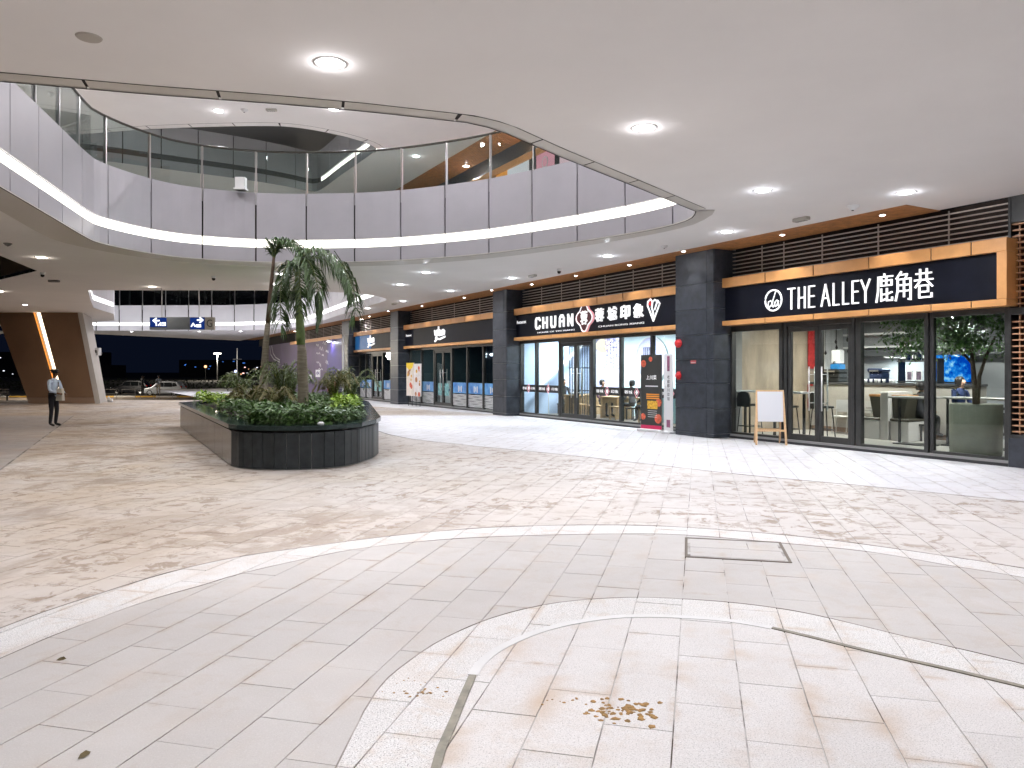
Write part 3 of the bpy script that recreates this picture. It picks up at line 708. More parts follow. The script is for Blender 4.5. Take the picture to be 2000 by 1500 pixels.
def pillar(u0, u1, label, nar=True):
    t = fthing('slate_pillar', label, 'pillar', (u0+u1)/2, -.31, 0, 'slate clad pillars'); hw = (u1-u0)/2; lo, hi = -.31, .46
    mb = MB(); mb.box((-hw+.025, lo+.025, 0), (hw-.025, hi, K_CEIL+.05)); mb.build('core', m_grout, t)
    zz = [0, .10, .72, 1.34, 1.94, 2.56, 3.20, 3.84, 4.66]
    xs = [-hw, hw-.24, hw] if nar else [-hw, hw]
    for a, b in zip(zz, zz[1:]):
        for c, d in zip(xs, xs[1:]):
            mb = MB(); mb.bbox((c+.004, lo, a+.004), (d-.004, lo+.024, b-.004), .003); mb.build('cladding_slab', m_slate, t)
        for x0, x1 in ((-hw, -hw+.024), (hw-.024, hw)):
            mb = MB(); mb.bbox((x0+.001*(x0<0), lo+.028, a+.004), (x1, hi-.01, b-.004), .003); mb.build('cladding_slab', m_slate, t)
    return t
pA = pillar(-1.28, .10, 'wide slate pillar with red alarm bells between the two nearest shops')
pB = pillar(-11.5, -10.42, 'slate pillar left of the shop sign with the red emblem')
pC = pillar(-22.7, -21.6, 'slate pillar left of the shop with the long row of blue window film', False)
pD = pillar(-31.2, -29.75, 'farthest slate pillar between the purple hoarding and the last shop', False)

def shop_shell(name, label, u0, u1, joints, louv=True, right_band=False, zt=3.93, zoff=0.0, mull=None, board=True):
    """louvre, copper sign box, black board; local x = u - u0"""
    t = fthing(name, label, 'shop front', u0, 0, zoff); W = u1 - u0
    if louv:
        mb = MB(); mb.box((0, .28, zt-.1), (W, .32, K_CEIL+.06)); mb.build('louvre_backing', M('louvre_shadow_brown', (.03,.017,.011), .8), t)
        n = 7; me = None
        for k in range(n):
            z = zt + .06 + k*(K_CEIL - zt - .05)/n
            if me is None:
                mb = MB(); mb.box((0, -.0, 0), (W, .05, .020)); o = mb.build('louvre_slat', m_slatm, t, (0, .02, z)); me = o.data
            else: new_obj('louvre_slat', me, t, (0, .02, z))
        for x in (mull or [W*.25, W*.5, W*.75]):
            mb = MB(); mb.box((x-.012, .11, zt+.02), (x+.012, .13, K_CEIL)); mb.build('louvre_upright', m_slatm, t)
    js = [u0] + [j for j in joints if u0 < j < u1] + [u1]
    for a, b in zip(js, js[1:]):
        a, b = a - u0 + .009, b - u0 - .009
        mb = MB(); mb.bbox((a, -.35, 3.70), (b, .015, zt), .006); mb.build('sign_box_panel', m_cop, t)
        if not board: continue
        mb = MB(); mb.bbox((a, -.35, 2.765), (b, .015, 2.885), .006); mb.build('sign_box_panel', m_cop, t)
    if not board: return t
    mb = MB(); mb.box((.01, -.33, 3.71), (W-.02, .012, zt-.01)); mb.box((.01, -.33, 2.775), (W-.02, .012, 2.875)); mb.build('sign_box_core', m_gap, t)
    if right_band:
        mb = MB(); mb.bbox((W-.17, -.352, 2.887), (W-.004, .015, 3.698), .006); mb.build('sign_box_panel', m_cop, t)
    mb = MB(); mb.box((.02, -.25, 2.885), (W - (.17 if right_band else .02), -.2, 3.70)); mb.build('sign_board', m_board, t)
    return t
def post(t, x0, x1, z0, z1, y0=-.05, y1=.07, name='mullion', mat=None):
    mb = MB(); mb.bbox((x0, y0, z0), (x1, y1, z1), .004); return mb.build(name, mat or m_frame, t)
def pane(t, x0, x1, z0, z1, y=.02, mat=None):
    mb = MB(); mb.box((x0, y-.005, z0), (x1, y+.005, z1)); return mb.build('glass_pane', mat or m_glass, t)
def leaf(t, x0, x1, z0, z1, hx, fw=.085, mat=None):
    """a framed glass door leaf with long pull handles"""
    d = new_obj('door', None, t, (x0, 0, z0)); w_, h_ = x1-x0, z1-z0
    for a, b in (((0,-.03,0),(fw,.05,h_)), ((w_-fw,-.03,0),(w_,.05,h_)), ((fw,-.03,0),(w_-fw,.05,fw*1.6)), ((fw,-.03,h_-fw*1.3),(w_-fw,.05,h_))):
        mb = MB(); mb.bbox(a, b, .004); mb.build('door_frame', m_frame, d)
    mb = MB(); mb.box((fw, .01, fw*1.6), (w_-fw, .02, h_-fw*1.3)); mb.build('door_glass', mat or m_glass, d)
    for yy in (-.085, .10):
        mb = MB(); mb.tube([(hx-x0, yy, .78-z0), (hx-x0, yy, 1.75-z0)], .016, 10)
        for zc in (.95, 1.58): mb.tube([(hx-x0, yy, zc-z0), (hx-x0, 0, zc-z0)], .009, 6)
        mb.build('pull_handle', M('satin_steel', (.72,.71,.69), .3, .3), d, smooth=True)
    return d
def sill(t, x0, x1):
    mb = MB(); mb.bbox((x0, -.10, .0), (x1, .14, .055), .006); mb.build('plinth', M('black_granite_sill', (.03,.03,.032), .35, var=.2, vs=8), t)
    mb = MB(); mb.box((x0, -.07, .055), (x1, .10, .10)); mb.build('base_rail', M('pale_base_rail', (.30,.30,.29), .5), t)
def room(u0, u1, d, wall, floor, ceil, left=None, back=None, h=3.0, label='', name='shop_room'):
    t = struct(new_obj(name, None, None, FW(u0, 0), ANG)); W = u1-u0
    mb = MB(); mb.box((0, .12, -.05), (W, d, .05)); mb.build('shop_floor', floor, t)
    mb = MB(); mb.box((0, .12, h), (W, d, h+.1)); mb.build('shop_ceiling', ceil, t)
    mb = MB(); mb.box((0, d, 0), (W, d+.1, h)); mb.build('back_wall', back or wall, t)
    mb = MB(); mb.box((-.1, .12, 0), (0, d, h)); mb.build('side_wall', left or wall, t)
    mb = MB(); mb.box((W, .12, 0), (W+.1, d, h)); mb.build('side_wall', wall, t)
    return t
def room_lamp(u, v, z, power, col, label, group, s=.5):
    t = fthing('shop_ceiling_lamp', label, 'ceiling lamp', u, v, z, group)
    mb = MB(); mb.box((-s/2,-s/2,.0),(s/2,s/2,.03)); mb.build('lamp_body', m_whitep, t)
    mb = MB(); mb.box((-s/2+.03,-s/2+.03,-.004),(s/2-.03,s/2-.03,-.001)); mb.build('diffuser', E('diffuser_glow', (1,1,1), 4), t)
    ld = bpy.data.lights.new('lamp_light', 'AREA'); ld.shape = 'SQUARE'; ld.size = s*.9; ld.energy = power; ld.color = col
    new_obj('lamp_light', ld, t, (0, 0, -.02)); return t

# ---------------------------------------------------------------- timber soffit between ceiling and louvres
sof = struct(new_obj('timber_soffit', None, None, FW(0, 0, K_CEIL), ANG))
mb = MB(); mb.box((-62, -1.1, .10), (5.4, .3, .14)); mb.build('soffit_backing', m_gap, sof)
for k in range(13):
    mb = MB(); mb.box((-62, -1.08 + k*.083, .0), (5.38, -1.08 + k*.083 + .048, .07)); mb.build('timber_slat', m_wood, sof)
mb = MB(); mb.box((-62, .33, -.6), (8.8, .4, .3)); mb.build('upper_wall', m_gap, sof)
# ---------------------------------------------------------------- shop with line lettering (nearest)
S1 = shop_shell('shop', 'nearest shop front with copper framed black sign and white line lettering', .10, 6.72, [1.46, 2.79, 4.11, 5.39, 6.12], right_band=True, mull=[.85, 1.5, 2.55, 3.9, 5.35])
x_ = lambda u: u - .10
YB = -.25
for i, (ch, a, b) in enumerate([('T',2.14,2.36),('H',2.43,2.63),('E',2.70,2.88),('A',3.02,3.26),('L',3.32,3.48),('L',3.55,3.71),('E',3.77,3.94),('Y',3.97,4.20)]):
    zb = 3.02 ; strokes_on('letter', SF[ch], S1, x_(a)-.06, x_(b)-.10, zb+.02, zb+.47, YB-.03, .032, m_let, .03)
for ch, a, b in (('lu',4.32,4.68),('jiao',4.72,5.08),('xiang',5.12,5.48)):
    strokes_on('letter', SF[ch], S1, x_(a)-.07, x_(b)-.09, 3.02, 3.56, YB-.03, .03, m_let, .03)
cx, cz, rr = x_(1.66), 3.27, .235
ring = [(cx + rr*math.cos(t*.2618), YB-.045, cz + rr*math.sin(t*.2618)) for t in range(25)]
MB().tube(ring, .020, 6, cap=False).build('logo_ring', m_let, S1)
d1 = [[(.42,.40),(.34,.50),(.22,.46),(.18,.32),(.26,.22),(.36,.28),(.44,.44),(.62,.86)],[(.46,.46),(.42,.28),(.48,.22),(.54,.28)],[(.78,.42),(.70,.50),(.60,.44),(.56,.32),(.62,.23),(.70,.28),(.78,.46),(.76,.28),(.84,.22),(.92,.30)]]
strokes_on('logo_script', d1, S1, cx-.25, cx+.25, cz-.27, cz+.27, YB-.03, .017, m_let, .02)
sill(S1, x_(.08), x_(6.60))
post(S1, x_(.06), x_(.15), .1, 2.765); post(S1, x_(1.60), x_(1.70), .1, 2.765); post(S1, x_(1.74), x_(1.83), .1, 2.765)
post(S1, x_(3.50), x_(3.57), .1, 2.765); post(S1, x_(3.60), x_(3.72), .1, 2.765); post(S1, x_(5.07), x_(5.15), .1, 2.765); post(S1, x_(5.17), x_(5.24), .1, 2.765, -.02); post(S1, x_(6.52), x_(6.60), .1, 2.765)
post(S1, x_(.15), x_(1.60), 2.62, 2.765); post(S1, x_(1.83), x_(3.50), 2.66, 2.765); post(S1, x_(3.72), x_(5.07), 2.66, 2.765); post(S1, x_(5.24), x_(6.52), 2.66, 2.765)
post(S1, x_(.15), x_(1.60), .1, .15); post(S1, x_(3.72), x_(5.07), .1, .15); post(S1, x_(5.24), x_(6.52), .1, .15)
pane(S1, x_(.15), x_(1.60), .15, 2.62); pane(S1, x_(3.72), x_(5.07), .15, 2.66); pane(S1, x_(5.24), x_(6.52), .15, 2.66)
leaf(S1, x_(1.84), x_(2.655), .1, 2.655, x_(2.47)); leaf(S1, x_(2.665), x_(3.49), .1, 2.655, x_(2.80))
m_marb = M('beige_marble', (.33,.27,.205), .3, var=.28, vs=2.2, stretch=(1.2,1.2,.35))
m_grwall = M('grey_plaster', (.24,.24,.235), .7, var=.06, vs=2)
m_fl1 = M('pale_resin_floor', (.46,.44,.40), .3, var=.08, vs=1.5)
m_dceil = M('dark_shop_ceiling', (.05,.05,.05), .7)
R1 = room(-.32, 6.9, 4.7, m_grwall, m_fl1, m_dceil, m_marb, M('grey_tile_wall', (.32,.33,.34), .35, var=.06, vs=2))
W1 = lambda u: u + .32
mb = MB(); mb.box((.001, .13, .05), (.03, .75, 2.98)); mb.build('wall_panel', m_grwall, R1)
mb = MB(); mb.box((.001, 3.95, .05), (.03, 4.69, 2.98)); mb.build('wall_panel', M('white_drip_wall', (.62,.62,.62), .6, var=.2, vs=7, stretch=(1,1,.2)), R1)
pst = fthing('red_poster', 'tall red printed poster with a dark figure shape on the marble wall', 'poster', -.29, 3.5, 1.6); mb = MB(); mb.box((.002,-.26,.12),(.02,.30,1.2)); mb.build('sheet', M('red_print', (.42,.03,.03), .5, var=.35, vs=9), pst)
mb = MB(); mb.prism([(.0,1.18),(.16,1.18),(.2,.9),(.12,.62),(.02,.5),(.06,.8)], .021, .026, ax=0); mb.build('dark_shape', m_black, pst)
for k, z in enumerate((1.25, .85)):
    o = fthing('red_shelf_board', 'red shelf board on the marble wall, %s one' % ('upper', 'lower')[k], 'shelf', -.29, 3.5, z); mb = MB(); mb.box((0,-.26,0),(.15,.3,.05)); mb.box((0,-.26,-.2),(.02,.3,0)); mb.build('board', MATS['red_print'], o)
room_lamp(1.4, 2.2, 2.96, 125, (1,.95,.88), 'square ceiling lamp in the nearest shop above the bar table', 'lamps of the nearest shop')
room_lamp(4.6, 2.2, 2.96, 110, (1,.97,.95), 'square ceiling lamp in the nearest shop above the booths', 'lamps of the nearest shop')
room_lamp(1.6, 4.15, 2.0, 40, (.86,.95,1), 'cool lamp under the cabinet above the counter', 'lamps of the nearest shop', .3)
# bar table and stools by the window
bt = fthing('bar_table', 'high white topped bar table behind the left window', 'table', .75, .72)
mb = MB(); mb.bbox((-1.0,-.22,1.12),(1.02,.22,1.165), .008); mb.build('tabletop', m_whitep, bt)
for a in (-.9, .05, .92):
    mb = MB(); mb.box((a-.025,-.025,.05),(a+.025,.025,1.12)); mb.build('leg', m_frame, bt)
def stool(u, v, rot, label, mat=m_black, z=.74):
    t = fthing('bar_stool', label, 'stool', u, v, .05, 'dark bar stools', rot)
    mb = MB(); mb.bbox((-.2,-.2,z),(.2,.2,z+.05), .015); mb.build('seat', mat, t)
    prof = [(-.2,0),(.2,0),(.22,.2),(.17,.34),(.06,.38),(-.06,.38),(-.17,.34),(-.22,.2)]
    mb = MB(); mb.prism([(a, b+z-.02) for a, b in prof], -.23, -.195, ax=1); mb.build('backrest', mat, t)
    for sx in (-1, 1):
        for sy in (-1, 1): MB().tube([(sx*.22, sy*.22, 0), (sx*.16, sy*.16, z)], .013, 6).build('leg', mat, t)
    mb = MB(); f_ = .2
    for a, b in (((-f_,-f_),(f_,-f_)), ((f_,-f_),(f_,f_)), ((f_,f_),(-f_,f_)), ((-f_,f_),(-f_,-f_))): mb.tube([(*a,.24),(*b,.24)], .01, 5)
    mb.build('footrest', mat, t)
stool(.30, .40, 0, 'black bar stool with rounded back at the left end of the window bar'); stool(1.42, .42, .15, 'black bar stool partly hidden behind the easel board'); stool(1.95, 1.0, -.5, 'dark bar stool just behind the left door leaf')
# counter and things on it
ct = fthing('service_counter', 'long grey stone service counter at the back of the nearest shop', 'counter', 2.1, 3.55)
mb = MB(); mb.box((-2.35,-.28,.18),(2.0,.3,1.30)); mb.build('front', M('counter_stone', (.40,.37,.33), .5, var=.1, vs=1.6), ct)
mb = MB(); mb.bbox((-2.37,-.32,1.30),(2.02,.32,1.36), .008); mb.build('worktop', M('dark_worktop', (.06,.06,.06), .3), ct)
mb = MB(); mb.box((-2.3,-.25,.05),(1.95,.28,.18)); mb.build('kickboard', M('brown_kick', (.22,.12,.06), .5), ct)
def machine(name, u, v, z, w_, d, h, label, cat, mat, extra=None):
    t = fthing(name, label, cat, u, v, z); mb = MB(); mb.bbox((-w_/2,-d/2,0),(w_/2,d/2,h*.3), .02); mb.build('base', mat, t)
    mb = MB(); mb.bbox((-w_/2+.03,-d/2+.05,h*.3),(w_/2-.03,d/2,h*.72), .02); mb.build('body', mat, t)
    mb = MB(); mb.bbox((-w_/2,-d/2,h*.72),(w_/2,d/2,h), .03); mb.build('head', mat, t)
    mb = MB(); mb.box((-w_*.3,-d/2-.004,h*.78),(w_*.3,-d/2-.0005,h*.9)); mb.build('control_strip', m_steel, t)
    for sx in (-1, 1): MB().tube([(sx*w_*.2,-d/2+.08,h*.72),(sx*w_*.2,-d/2+.06,h*.55)], .018, 6).build('spout', m_steel, t)
    return t
machine('drink_machine', .28, 3.55, 1.36, .66, .4, .34, 'black drink machine on the counter seen through the right door leaf', 'machine', m_black)
machine('coffee_machine', 1.62, 3.55, 1.36, .42, .38, .36, 'dark blue coffee machine on the counter', 'coffee machine', M('navy_enamel', (.02,.03,.07), .3))
dp = fthing('drink_dispenser', 'white drink dispenser with blue base on top of the black machine', 'dispenser', .42, 3.55, 1.70)
mb = MB(); mb.bbox((-.14,-.13,0),(.14,.13,.14), .01); mb.build('base', M('blue_base', (.02,.2,.5), .4), dp); mb = MB(); mb.bbox((-.13,-.12,.14),(.13,.12,.52), .03); mb.build('tank', m_whitep, dp); MB().tube([(0,-.13,.2),(0,-.17,.17)], .02, 6).build('tap', m_black, dp)
random.seed(3)
for k in range(9):
    o = fthing('counter_cup', 'small white cup on the dark counter near the coffee machine', 'cup', 1.15 + k*.13 + random.uniform(-.03,.03), 3.36, 1.36, 'cups on the counter')
    MB().lathe([(.001,0),(.03,0),(.04,.09),(.036,.09),(.028,.01)], 12).build('cup', m_whitep, o, smooth=True)
for k, (z, u, l) in enumerate(((2.62, .95, 1.9), (2.27, 1.15, 2.3))):
    o = fthing('wall_shelf', ('upper', 'lower')[k] + ' white wall shelf above the counter', 'shelf', u, 4.5, z); mb = MB(); mb.box((-l/2,-.18,0),(l/2,.19,.05)); mb.build('board', m_whitep, o)
    for sx in (-1, 1):
        mb = MB(); mb.box((sx*l*.4-.015,.1,-.1),(sx*l*.4+.015,.19,0)); mb.build('bracket', m_frame, o)
hc = fthing('wall_cabinet', 'dark wall cabinet hanging above the counter', 'cabinet', 2.2, 4.45, 2.05); mb = MB(); mb.box((-1.9,-.2,.0),(2.2,.24,.17)); mb.build('underside_box', M('cabinet_grey', (.07,.075,.08), .5), hc); mb = MB(); mb.box((.1,-.24,.17),(1.4,.24,.9)); mb.build('door_panel', MATS['cabinet_grey'], hc)
sp = fthing('small_plant', 'bright green small plant on the white wall shelf', 'plant', 1.72, 4.42, 2.32)
MB().lathe([(.001,0),(.05,0),(.06,.08),(.05,.08)], 12).build('pot', m_whitep, sp)
mb = MB()
for k in range(60):
    a, b, r = random.uniform(0,6.28), random.uniform(.1,1.4), .11; c = Vector((r*math.cos(a)*math.cos(b), r*math.sin(a)*math.cos(b), .1 + r*math.sin(b))); d = Vector((random.uniform(-1,1),random.uniform(-1,1),random.uniform(-1,1)))*.03
    mb.add([c-d, c+d.cross(Vector((0,0,1)))*.6, c+d, c-d.cross(Vector((0,0,1)))*.6], [(0,1,2,3)])
mb.build('leaves', M('lime_leaf', (.25,.42,.04), .5, var=.2, vs=30), sp)
sh = fthing('display_shelf', 'black two tier display shelf on the counter', 'shelf', 2.52, 3.75, 1.36)
for z in (.02, .52):
    mb = MB(); mb.box((-.45,-.14,z),(.6,.14,z+.03)); mb.build('tier', m_black, sh)
for a in (-.42, .56):
    mb = MB(); mb.box((a,-.13,0),(a+.025,.13,.6)); mb.build('side', m_black, sh)
for k in range(3):
    o = fthing('glass_jar', 'square dark jar with white label, %s of three on the display shelf' % ('left', 'middle', 'right')[k], 'jar', 2.24 + k*.27, 3.72, 1.915, 'jars on the display shelf')
    mb = MB(); mb.bbox((-.09,-.08,0),(.09,.08,.22), .02); mb.build('body', M('jar_glass', (.05,.06,.065), .15), o); mb = MB(); mb.bbox((-.08,-.07,.22),(.08,.07,.25), .01); mb.build('lid', m_whitep, o); mb = MB(); mb.box((-.05,-.084,.05),(.05,-.0805,.13)); mb.build('jar_label', m_whitep, o)
for k, u in enumerate((2.38, 2.62)):
    o = fthing('picture_frame', ('left', 'right')[k] + ' small leaning picture frame on the counter shelf', 'picture frame', u, 3.66, 1.42); mb = MB()
    for a, b in (((-.08,0),(-.06,.24)), ((.06,0),(.08,.24)), ((-.06,0),(.06,.02)), ((-.06,.22),(.06,.24))): mb.box((a[0],-.01,a[1]),(b[0],.01,b[1]))
    mb.build('frame', m_whitep, o); mb = MB(); mb.box((-.06,-.002,.02),(.06,.002,.22)); mb.build('picture', M('picture_dark', (.12,.09,.13), .5, var=.5, vs=20), o)
# booths
bo = fthing('booth_divider', 'tall white booth divider panel between the two dark backed benches', 'divider', 2.72, 2.2)
mb = MB(); mb.bbox((-.10,-.03,.05),(.10,.9,1.17), .01); mb.build('panel', M('booth_white', (.6,.58,.55), .5), bo)
m_olive = M('dark_olive_leather', (.055,.05,.035), .45, var=.15, vs=6)
for k, sx in enumerate((-1, 1)):
    o = fthing('booth_bench', ('left', 'right')[k] + ' booth bench with dark back and white base', 'bench', 2.72 + sx*.36, 2.3)
    mb = MB(); mb.bbox((-.22,-.1,.05),(.22,.7,.50), .01); mb.build('base', MATS['booth_white'], o); mb = MB(); mb.bbox((-.23,-.12,.50),(.23,.72,.56), .015); mb.build('cushion', m_olive, o)
    mb = MB(); mb.prism([(-.02,.56),(.22,.56),(.27,1.05),(-.12,1.05)] if sx < 0 else [(.02,.56),(-.22,.56),(-.27,1.05),(.12,1.05)], .02, .62, ax=1); mb.build('backrest', m_olive, o)
    mb = MB(); mb.box((-.27 if sx > 0 else -.12, .0, 1.052),(.12 if sx > 0 else .27, .64, 1.10)); mb.build('timber_cap', m_cop, o)
def table(u, v, w_, d, h, label, rot=0):
    t = fthing('cafe_table', label, 'table', u, v, .05, None, rot); mb = MB(); mb.bbox((-w_/2,-d/2,h-.04),(w_/2,d/2,h), .008); mb.build('tabletop', M('table_laminate', (.35,.34,.32), .35), t)
    for sx in (-1, 1):
        mb = MB(); mb.box((sx*(w_/2-.08)-.02,-.02,0),(sx*(w_/2-.08)+.02,.02,h-.04)); mb.build('leg', m_frame, t)
    mb = MB(); mb.box((-w_/2+.05,-.2,0),(w_/2-.05,.2,.02)); mb.build('foot', m_frame, t)
table(3.75, 1.75, .9, .6, 1.05, 'high cafe table right of the booths behind the window post'); table(5.0, 2.3, 1.9, .6, 1.05, 'long high cafe table behind the potted tree'); table(2.1, 3.0, .55, .5, .72, 'low round edged table left of the booths')
def chair(u, v, rot, label):
    t = fthing('wire_chair', label, 'chair', u, v, .05, 'pale wire chairs', rot); m_ = M('pale_wire', (.55,.54,.52), .35, .4)
    mb = MB(); mb.bbox((-.21,-.2,.43),(.21,.2,.46), .01); mb.build('seat', m_, t)
    for sx in (-1, 1):
        MB().tube([(sx*.2,.2,0),(sx*.19,.2,.45),(sx*.2,.26,.85)], .012, 6).build('leg', m_, t); MB().tube([(sx*.2,-.2,0),(sx*.18,-.18,.45)], .012, 6).build('leg', m_, t)
        MB().tube([(sx*.2,.2,.62),(sx*.22,-.12,.64),(sx*.2,-.18,.45)], .01, 6).build('armrest', m_, t)
    mb = MB(); mb.prism([(-.2,.55),(.2,.55),(.19,.86),(-.19,.86)], .225, .245, ax=1); mb.build('backrest', m_, t)
chair(1.05, 2.9, .4, 'left pale chair in front of the counter'); chair(1.55, 2.85, -.3, 'right pale chair in front of the counter')
sc_ = fthing('blue_screen', 'glowing blue display screen on the back wall of the nearest shop', 'screen', 2.86, 4.55, 1.62)
m_scr, nt, b = _nt('screen_image'); N, L = nt.nodes, nt.links
g = N.new('ShaderNodeNewGeometry'); t_ = N.new('ShaderNodeTexNoise'); t_.inputs['Scale'].default_value = 5; t_.inputs['Detail'].default_value = 5; L.new(g.outputs['Position'], t_.inputs['Vector'])
rp = N.new('ShaderNodeValToRGB'); rp.color_ramp.elements[0].position = .42; rp.color_ramp.elements[0].color = (.0,.05,.42,1); rp.color_ramp.elements[1].position = .66; rp.color_ramp.elements[1].color = (.35,.75,.95,1); x = rp.color_ramp.elements.new(.53); x.color = (.01,.22,.75,1)
L.new(t_.outputs['Fac'], rp.inputs[0]); e = N.new('ShaderNodeEmission'); e.inputs[1].default_value = .95; L.new(rp.outputs[0], e.inputs[0]); L.new(e.outputs[0], N['Material Output'].inputs[0])
mb = MB(); mb.box((-.62,.0,-.25),(.52,.06,.80)); mb.build('bezel', m_black, sc_); mb = MB(); mb.box((-.60,-.006,-.23),(.50,-.001,.78)); mb.build('display', m_scr, sc_)
# potted tree by the window
pt = fthing('potted_tree', 'leafy indoor tree in a round olive concrete pot behind the right window', 'potted tree', 5.53, .85, .05)
MB().lathe([(.001,0),(.42,0),(.435,.02),(.445,.96),(.435,.98),(.40,.98),(.39,.9),(.001,.9)], 40).build('pot', M('olive_concrete', (.20,.20,.145), .7, var=.14, vs=4, bump=.1, bs=30), pt, smooth=True)
tk = MB(); tk.tube([(0,0,.88),(-.02,.01,1.3),(-.06,0,1.8),(-.12,.02,2.3)], [.055,.045,.04,.025], 8); tk.tube([(0.03,0,.9),(.08,-.02,1.5),(.2,.0,1.9),(.34,.03,2.25)], [.045,.035,.03,.02], 8); tk.tube([(-.06,0,1.75),(-.4,.05,2.1),(-.9,.0,2.35)], [.03,.022,.012], 6); tk.tube([(-.1,0,2.2),(-.5,-.1,2.45)], [.02,.012], 6)
tk.build('trunk', M('indoor_bark', (.11,.08,.055), .8, var=.3, vs=20), pt, smooth=True)
m_leaf1 = M('indoor_leaf', (.11,.22,.06), .42, var=.45, vs=8)
mb = MB(); random.seed(11)
cl = [(random.uniform(-1.65,.62), random.uniform(-.45,.5), random.uniform(2.0,2.8)) for _ in range(60)]
for _ in range(5600):
    c = Vector(random.choice(cl)) + Vector((random.gauss(0,.14), random.gauss(0,.14), random.gauss(0,.09)))
    if c.y < -.75 or c.z > 2.9: continue
    d = Vector((random.uniform(-1,1), random.uniform(-1,1), random.uniform(-.9,.3))).normalized(); s_ = d.cross(Vector((0,0,1))).normalized(); l = random.uniform(.07,.115)
    mb.add([c, c+d*l*.5+s_*l*.24, c+d*l, c+d*l*.5-s_*l*.24], [(0,1,2,3)])
mb.build('crown', m_leaf1, pt)
pend = [(.0,3.6,2.15),(.12,3.9,2.3),(-.05,4.1,2.0),(.25,3.7,2.45),(.3,4.15,2.2),(.42,3.95,2.5)]
for k, (u, v, z) in enumerate(pend):
    o = fthing('pendant_drop', 'thin black drop pendant hanging before the white wall', 'pendant', u, v, z, 'black drop pendants'); MB().tube([(0,0,.06),(0,0,2.99-z)], .005, 5).build('wire', m_black, o); MB().lathe([(.001,-.06),(.03,-.03),(.035,0),(.015,.05),(.001,.07)], 10).build('drop', m_black, o, smooth=True)
# ---------------------------------------------------------------- louvred end bay at the right edge
eb = fthing('louvred_screen', 'dark framed screen of copper louvres at the right edge of the picture', 'louvred screen', 6.605, -.04)
mb = MB(); mb.bbox((0,-.06,0),(2.0,.4,.50), .008); mb.build('base', m_slate, eb); mb = MB(); mb.box((.0,.2,.5),(2.0,.3,K_CEIL+.05)); mb.build('backing', M('rust_backing', (.20,.07,.03), .6), eb)
for a, b in (((0,-.06,.5),(.045,.2,K_CEIL+.02)), ((.045,-.06,2.62),(2,.2,2.74)), ((.045,-.055,.5),(2,.19,.56)), ((.045,-.05,4.2),(2,.18,K_CEIL+.01))):
    mb = MB(); mb.bbox(a, b, .004); mb.build('frame', m_frame, eb)
mb = MB(); mb.box((.046,-.02,0),(1.98,.12,.022)); me = mb.mesh('slat', M('copper_slat', (.60,.34,.2), .4, .2))
for z in [.60 + k*.105 for k in range(19)] + [2.80 + k*.105 for k in range(14)]: new_obj('louvre_slat', me, eb, (0, 0, z))
for x in (.13, .3, .5, .75, 1.1, 1.5):
    mb = MB(); mb.box((x,.03,.56),(x+.02,.06,4.2)); mb.build('upright', M('copper_slat'), eb)

# ---------------------------------------------------------------- easel board outside the nearest shop
ea = thing('easel_board', 'white easel board on beech legs standing outside the nearest shop', 'easel', (5.82, 17.0, 0), R(-10))
def slant_bar(mb, a, b, w_, d):
    a, b = Vector(a), Vector(b)
    mb.add([(a.x-w_/2,a.y-d/2,a.z),(a.x+w_/2,a.y-d/2,a.z),(a.x+w_/2,a.y+d/2,a.z),(a.x-w_/2,a.y+d/2,a.z),(b.x-w_/2,b.y-d/2,b.z),(b.x+w_/2,b.y-d/2,b.z),(b.x+w_/2,b.y+d/2,b.z),(b.x-w_/2,b.y+d/2,b.z)],
           [(0,3,2,1),(4,5,6,7),(0,1,5,4),(1,2,6,5),(2,3,7,6),(3,0,4,7)]); return mb
for sx in (-1, 1):
    slant_bar(MB(), (sx*.32,-.22,0), (sx*.28,.0,1.22), .045, .03).build('leg', m_beech, ea)
    slant_bar(MB(), (sx*.28,.36,0), (sx*.25,.045,1.16), .04, .028).build('leg', m_beech, ea)
slant_bar(MB(), (0,-.165,.30), (0,-.16,.345), .58, .022).build('cross_bar', m_beech, ea)
slant_bar(MB(), (0,.27,.30), (0,.26,.34), .5, .02).build('cross_bar', m_beech, ea)
slant_bar(MB(), (0,-.12,.53), (0,-.114,.565), .58, .03).build('tray', m_beech, ea)
slant_bar(MB(), (0,-.135,.52), (0,-.02,1.19), .545, .018).build('board', M('whiteboard', (.74,.745,.78), .25), ea)
slant_bar(MB(), (0,-.013,1.19), (0,-.01,1.225), .60, .03).build('top_rail', m_beech, ea)

# ---------------------------------------------------------------- shop with the red emblem
U2 = -10.36
S2 = shop_shell('shop', 'brightly lit shop front with black sign carrying letters and a red emblem', U2, -1.34, [-9.11,-7.76,-6.46,-5.14,-3.86,-2.55], mull=[1.2,2.5,3.6,5.0,6.4,7.7])
x_ = lambda u: u - U2
for ch, a, b in (('C',-8.86,-8.50),('H',-8.38,-8.03),('U',-7.86,-7.50),('a',-7.32,-6.98),('N',-6.82,-6.48)):
    strokes_on('letter', SF[ch], S2, x_(a)+.05, x_(b)-.05, 3.14, 3.49, YB-.05, .058, m_let, .05)
for k, (ch, u) in enumerate((('\u84c9',-5.26),('\u57ce',-4.62),('\u5370',-4.0),('\u8c61',-3.38))):
    text_on('letter', ch, S2, x_(u), x_(u)+.44, 3.17, 3.58, YB-.05, m_let, .05, .025)
text_on('small_lettering', 'HOUSE OF YIN XIANG', S2, x_(-8.82), x_(-6.5), 2.975, 3.02, YB-.002, m_let, .006)
text_on('small_lettering', 'CHUAN RONG XIANG', S2, x_(-5.2), x_(-3.0), 3.0, 3.05, YB-.002, m_let, .006)
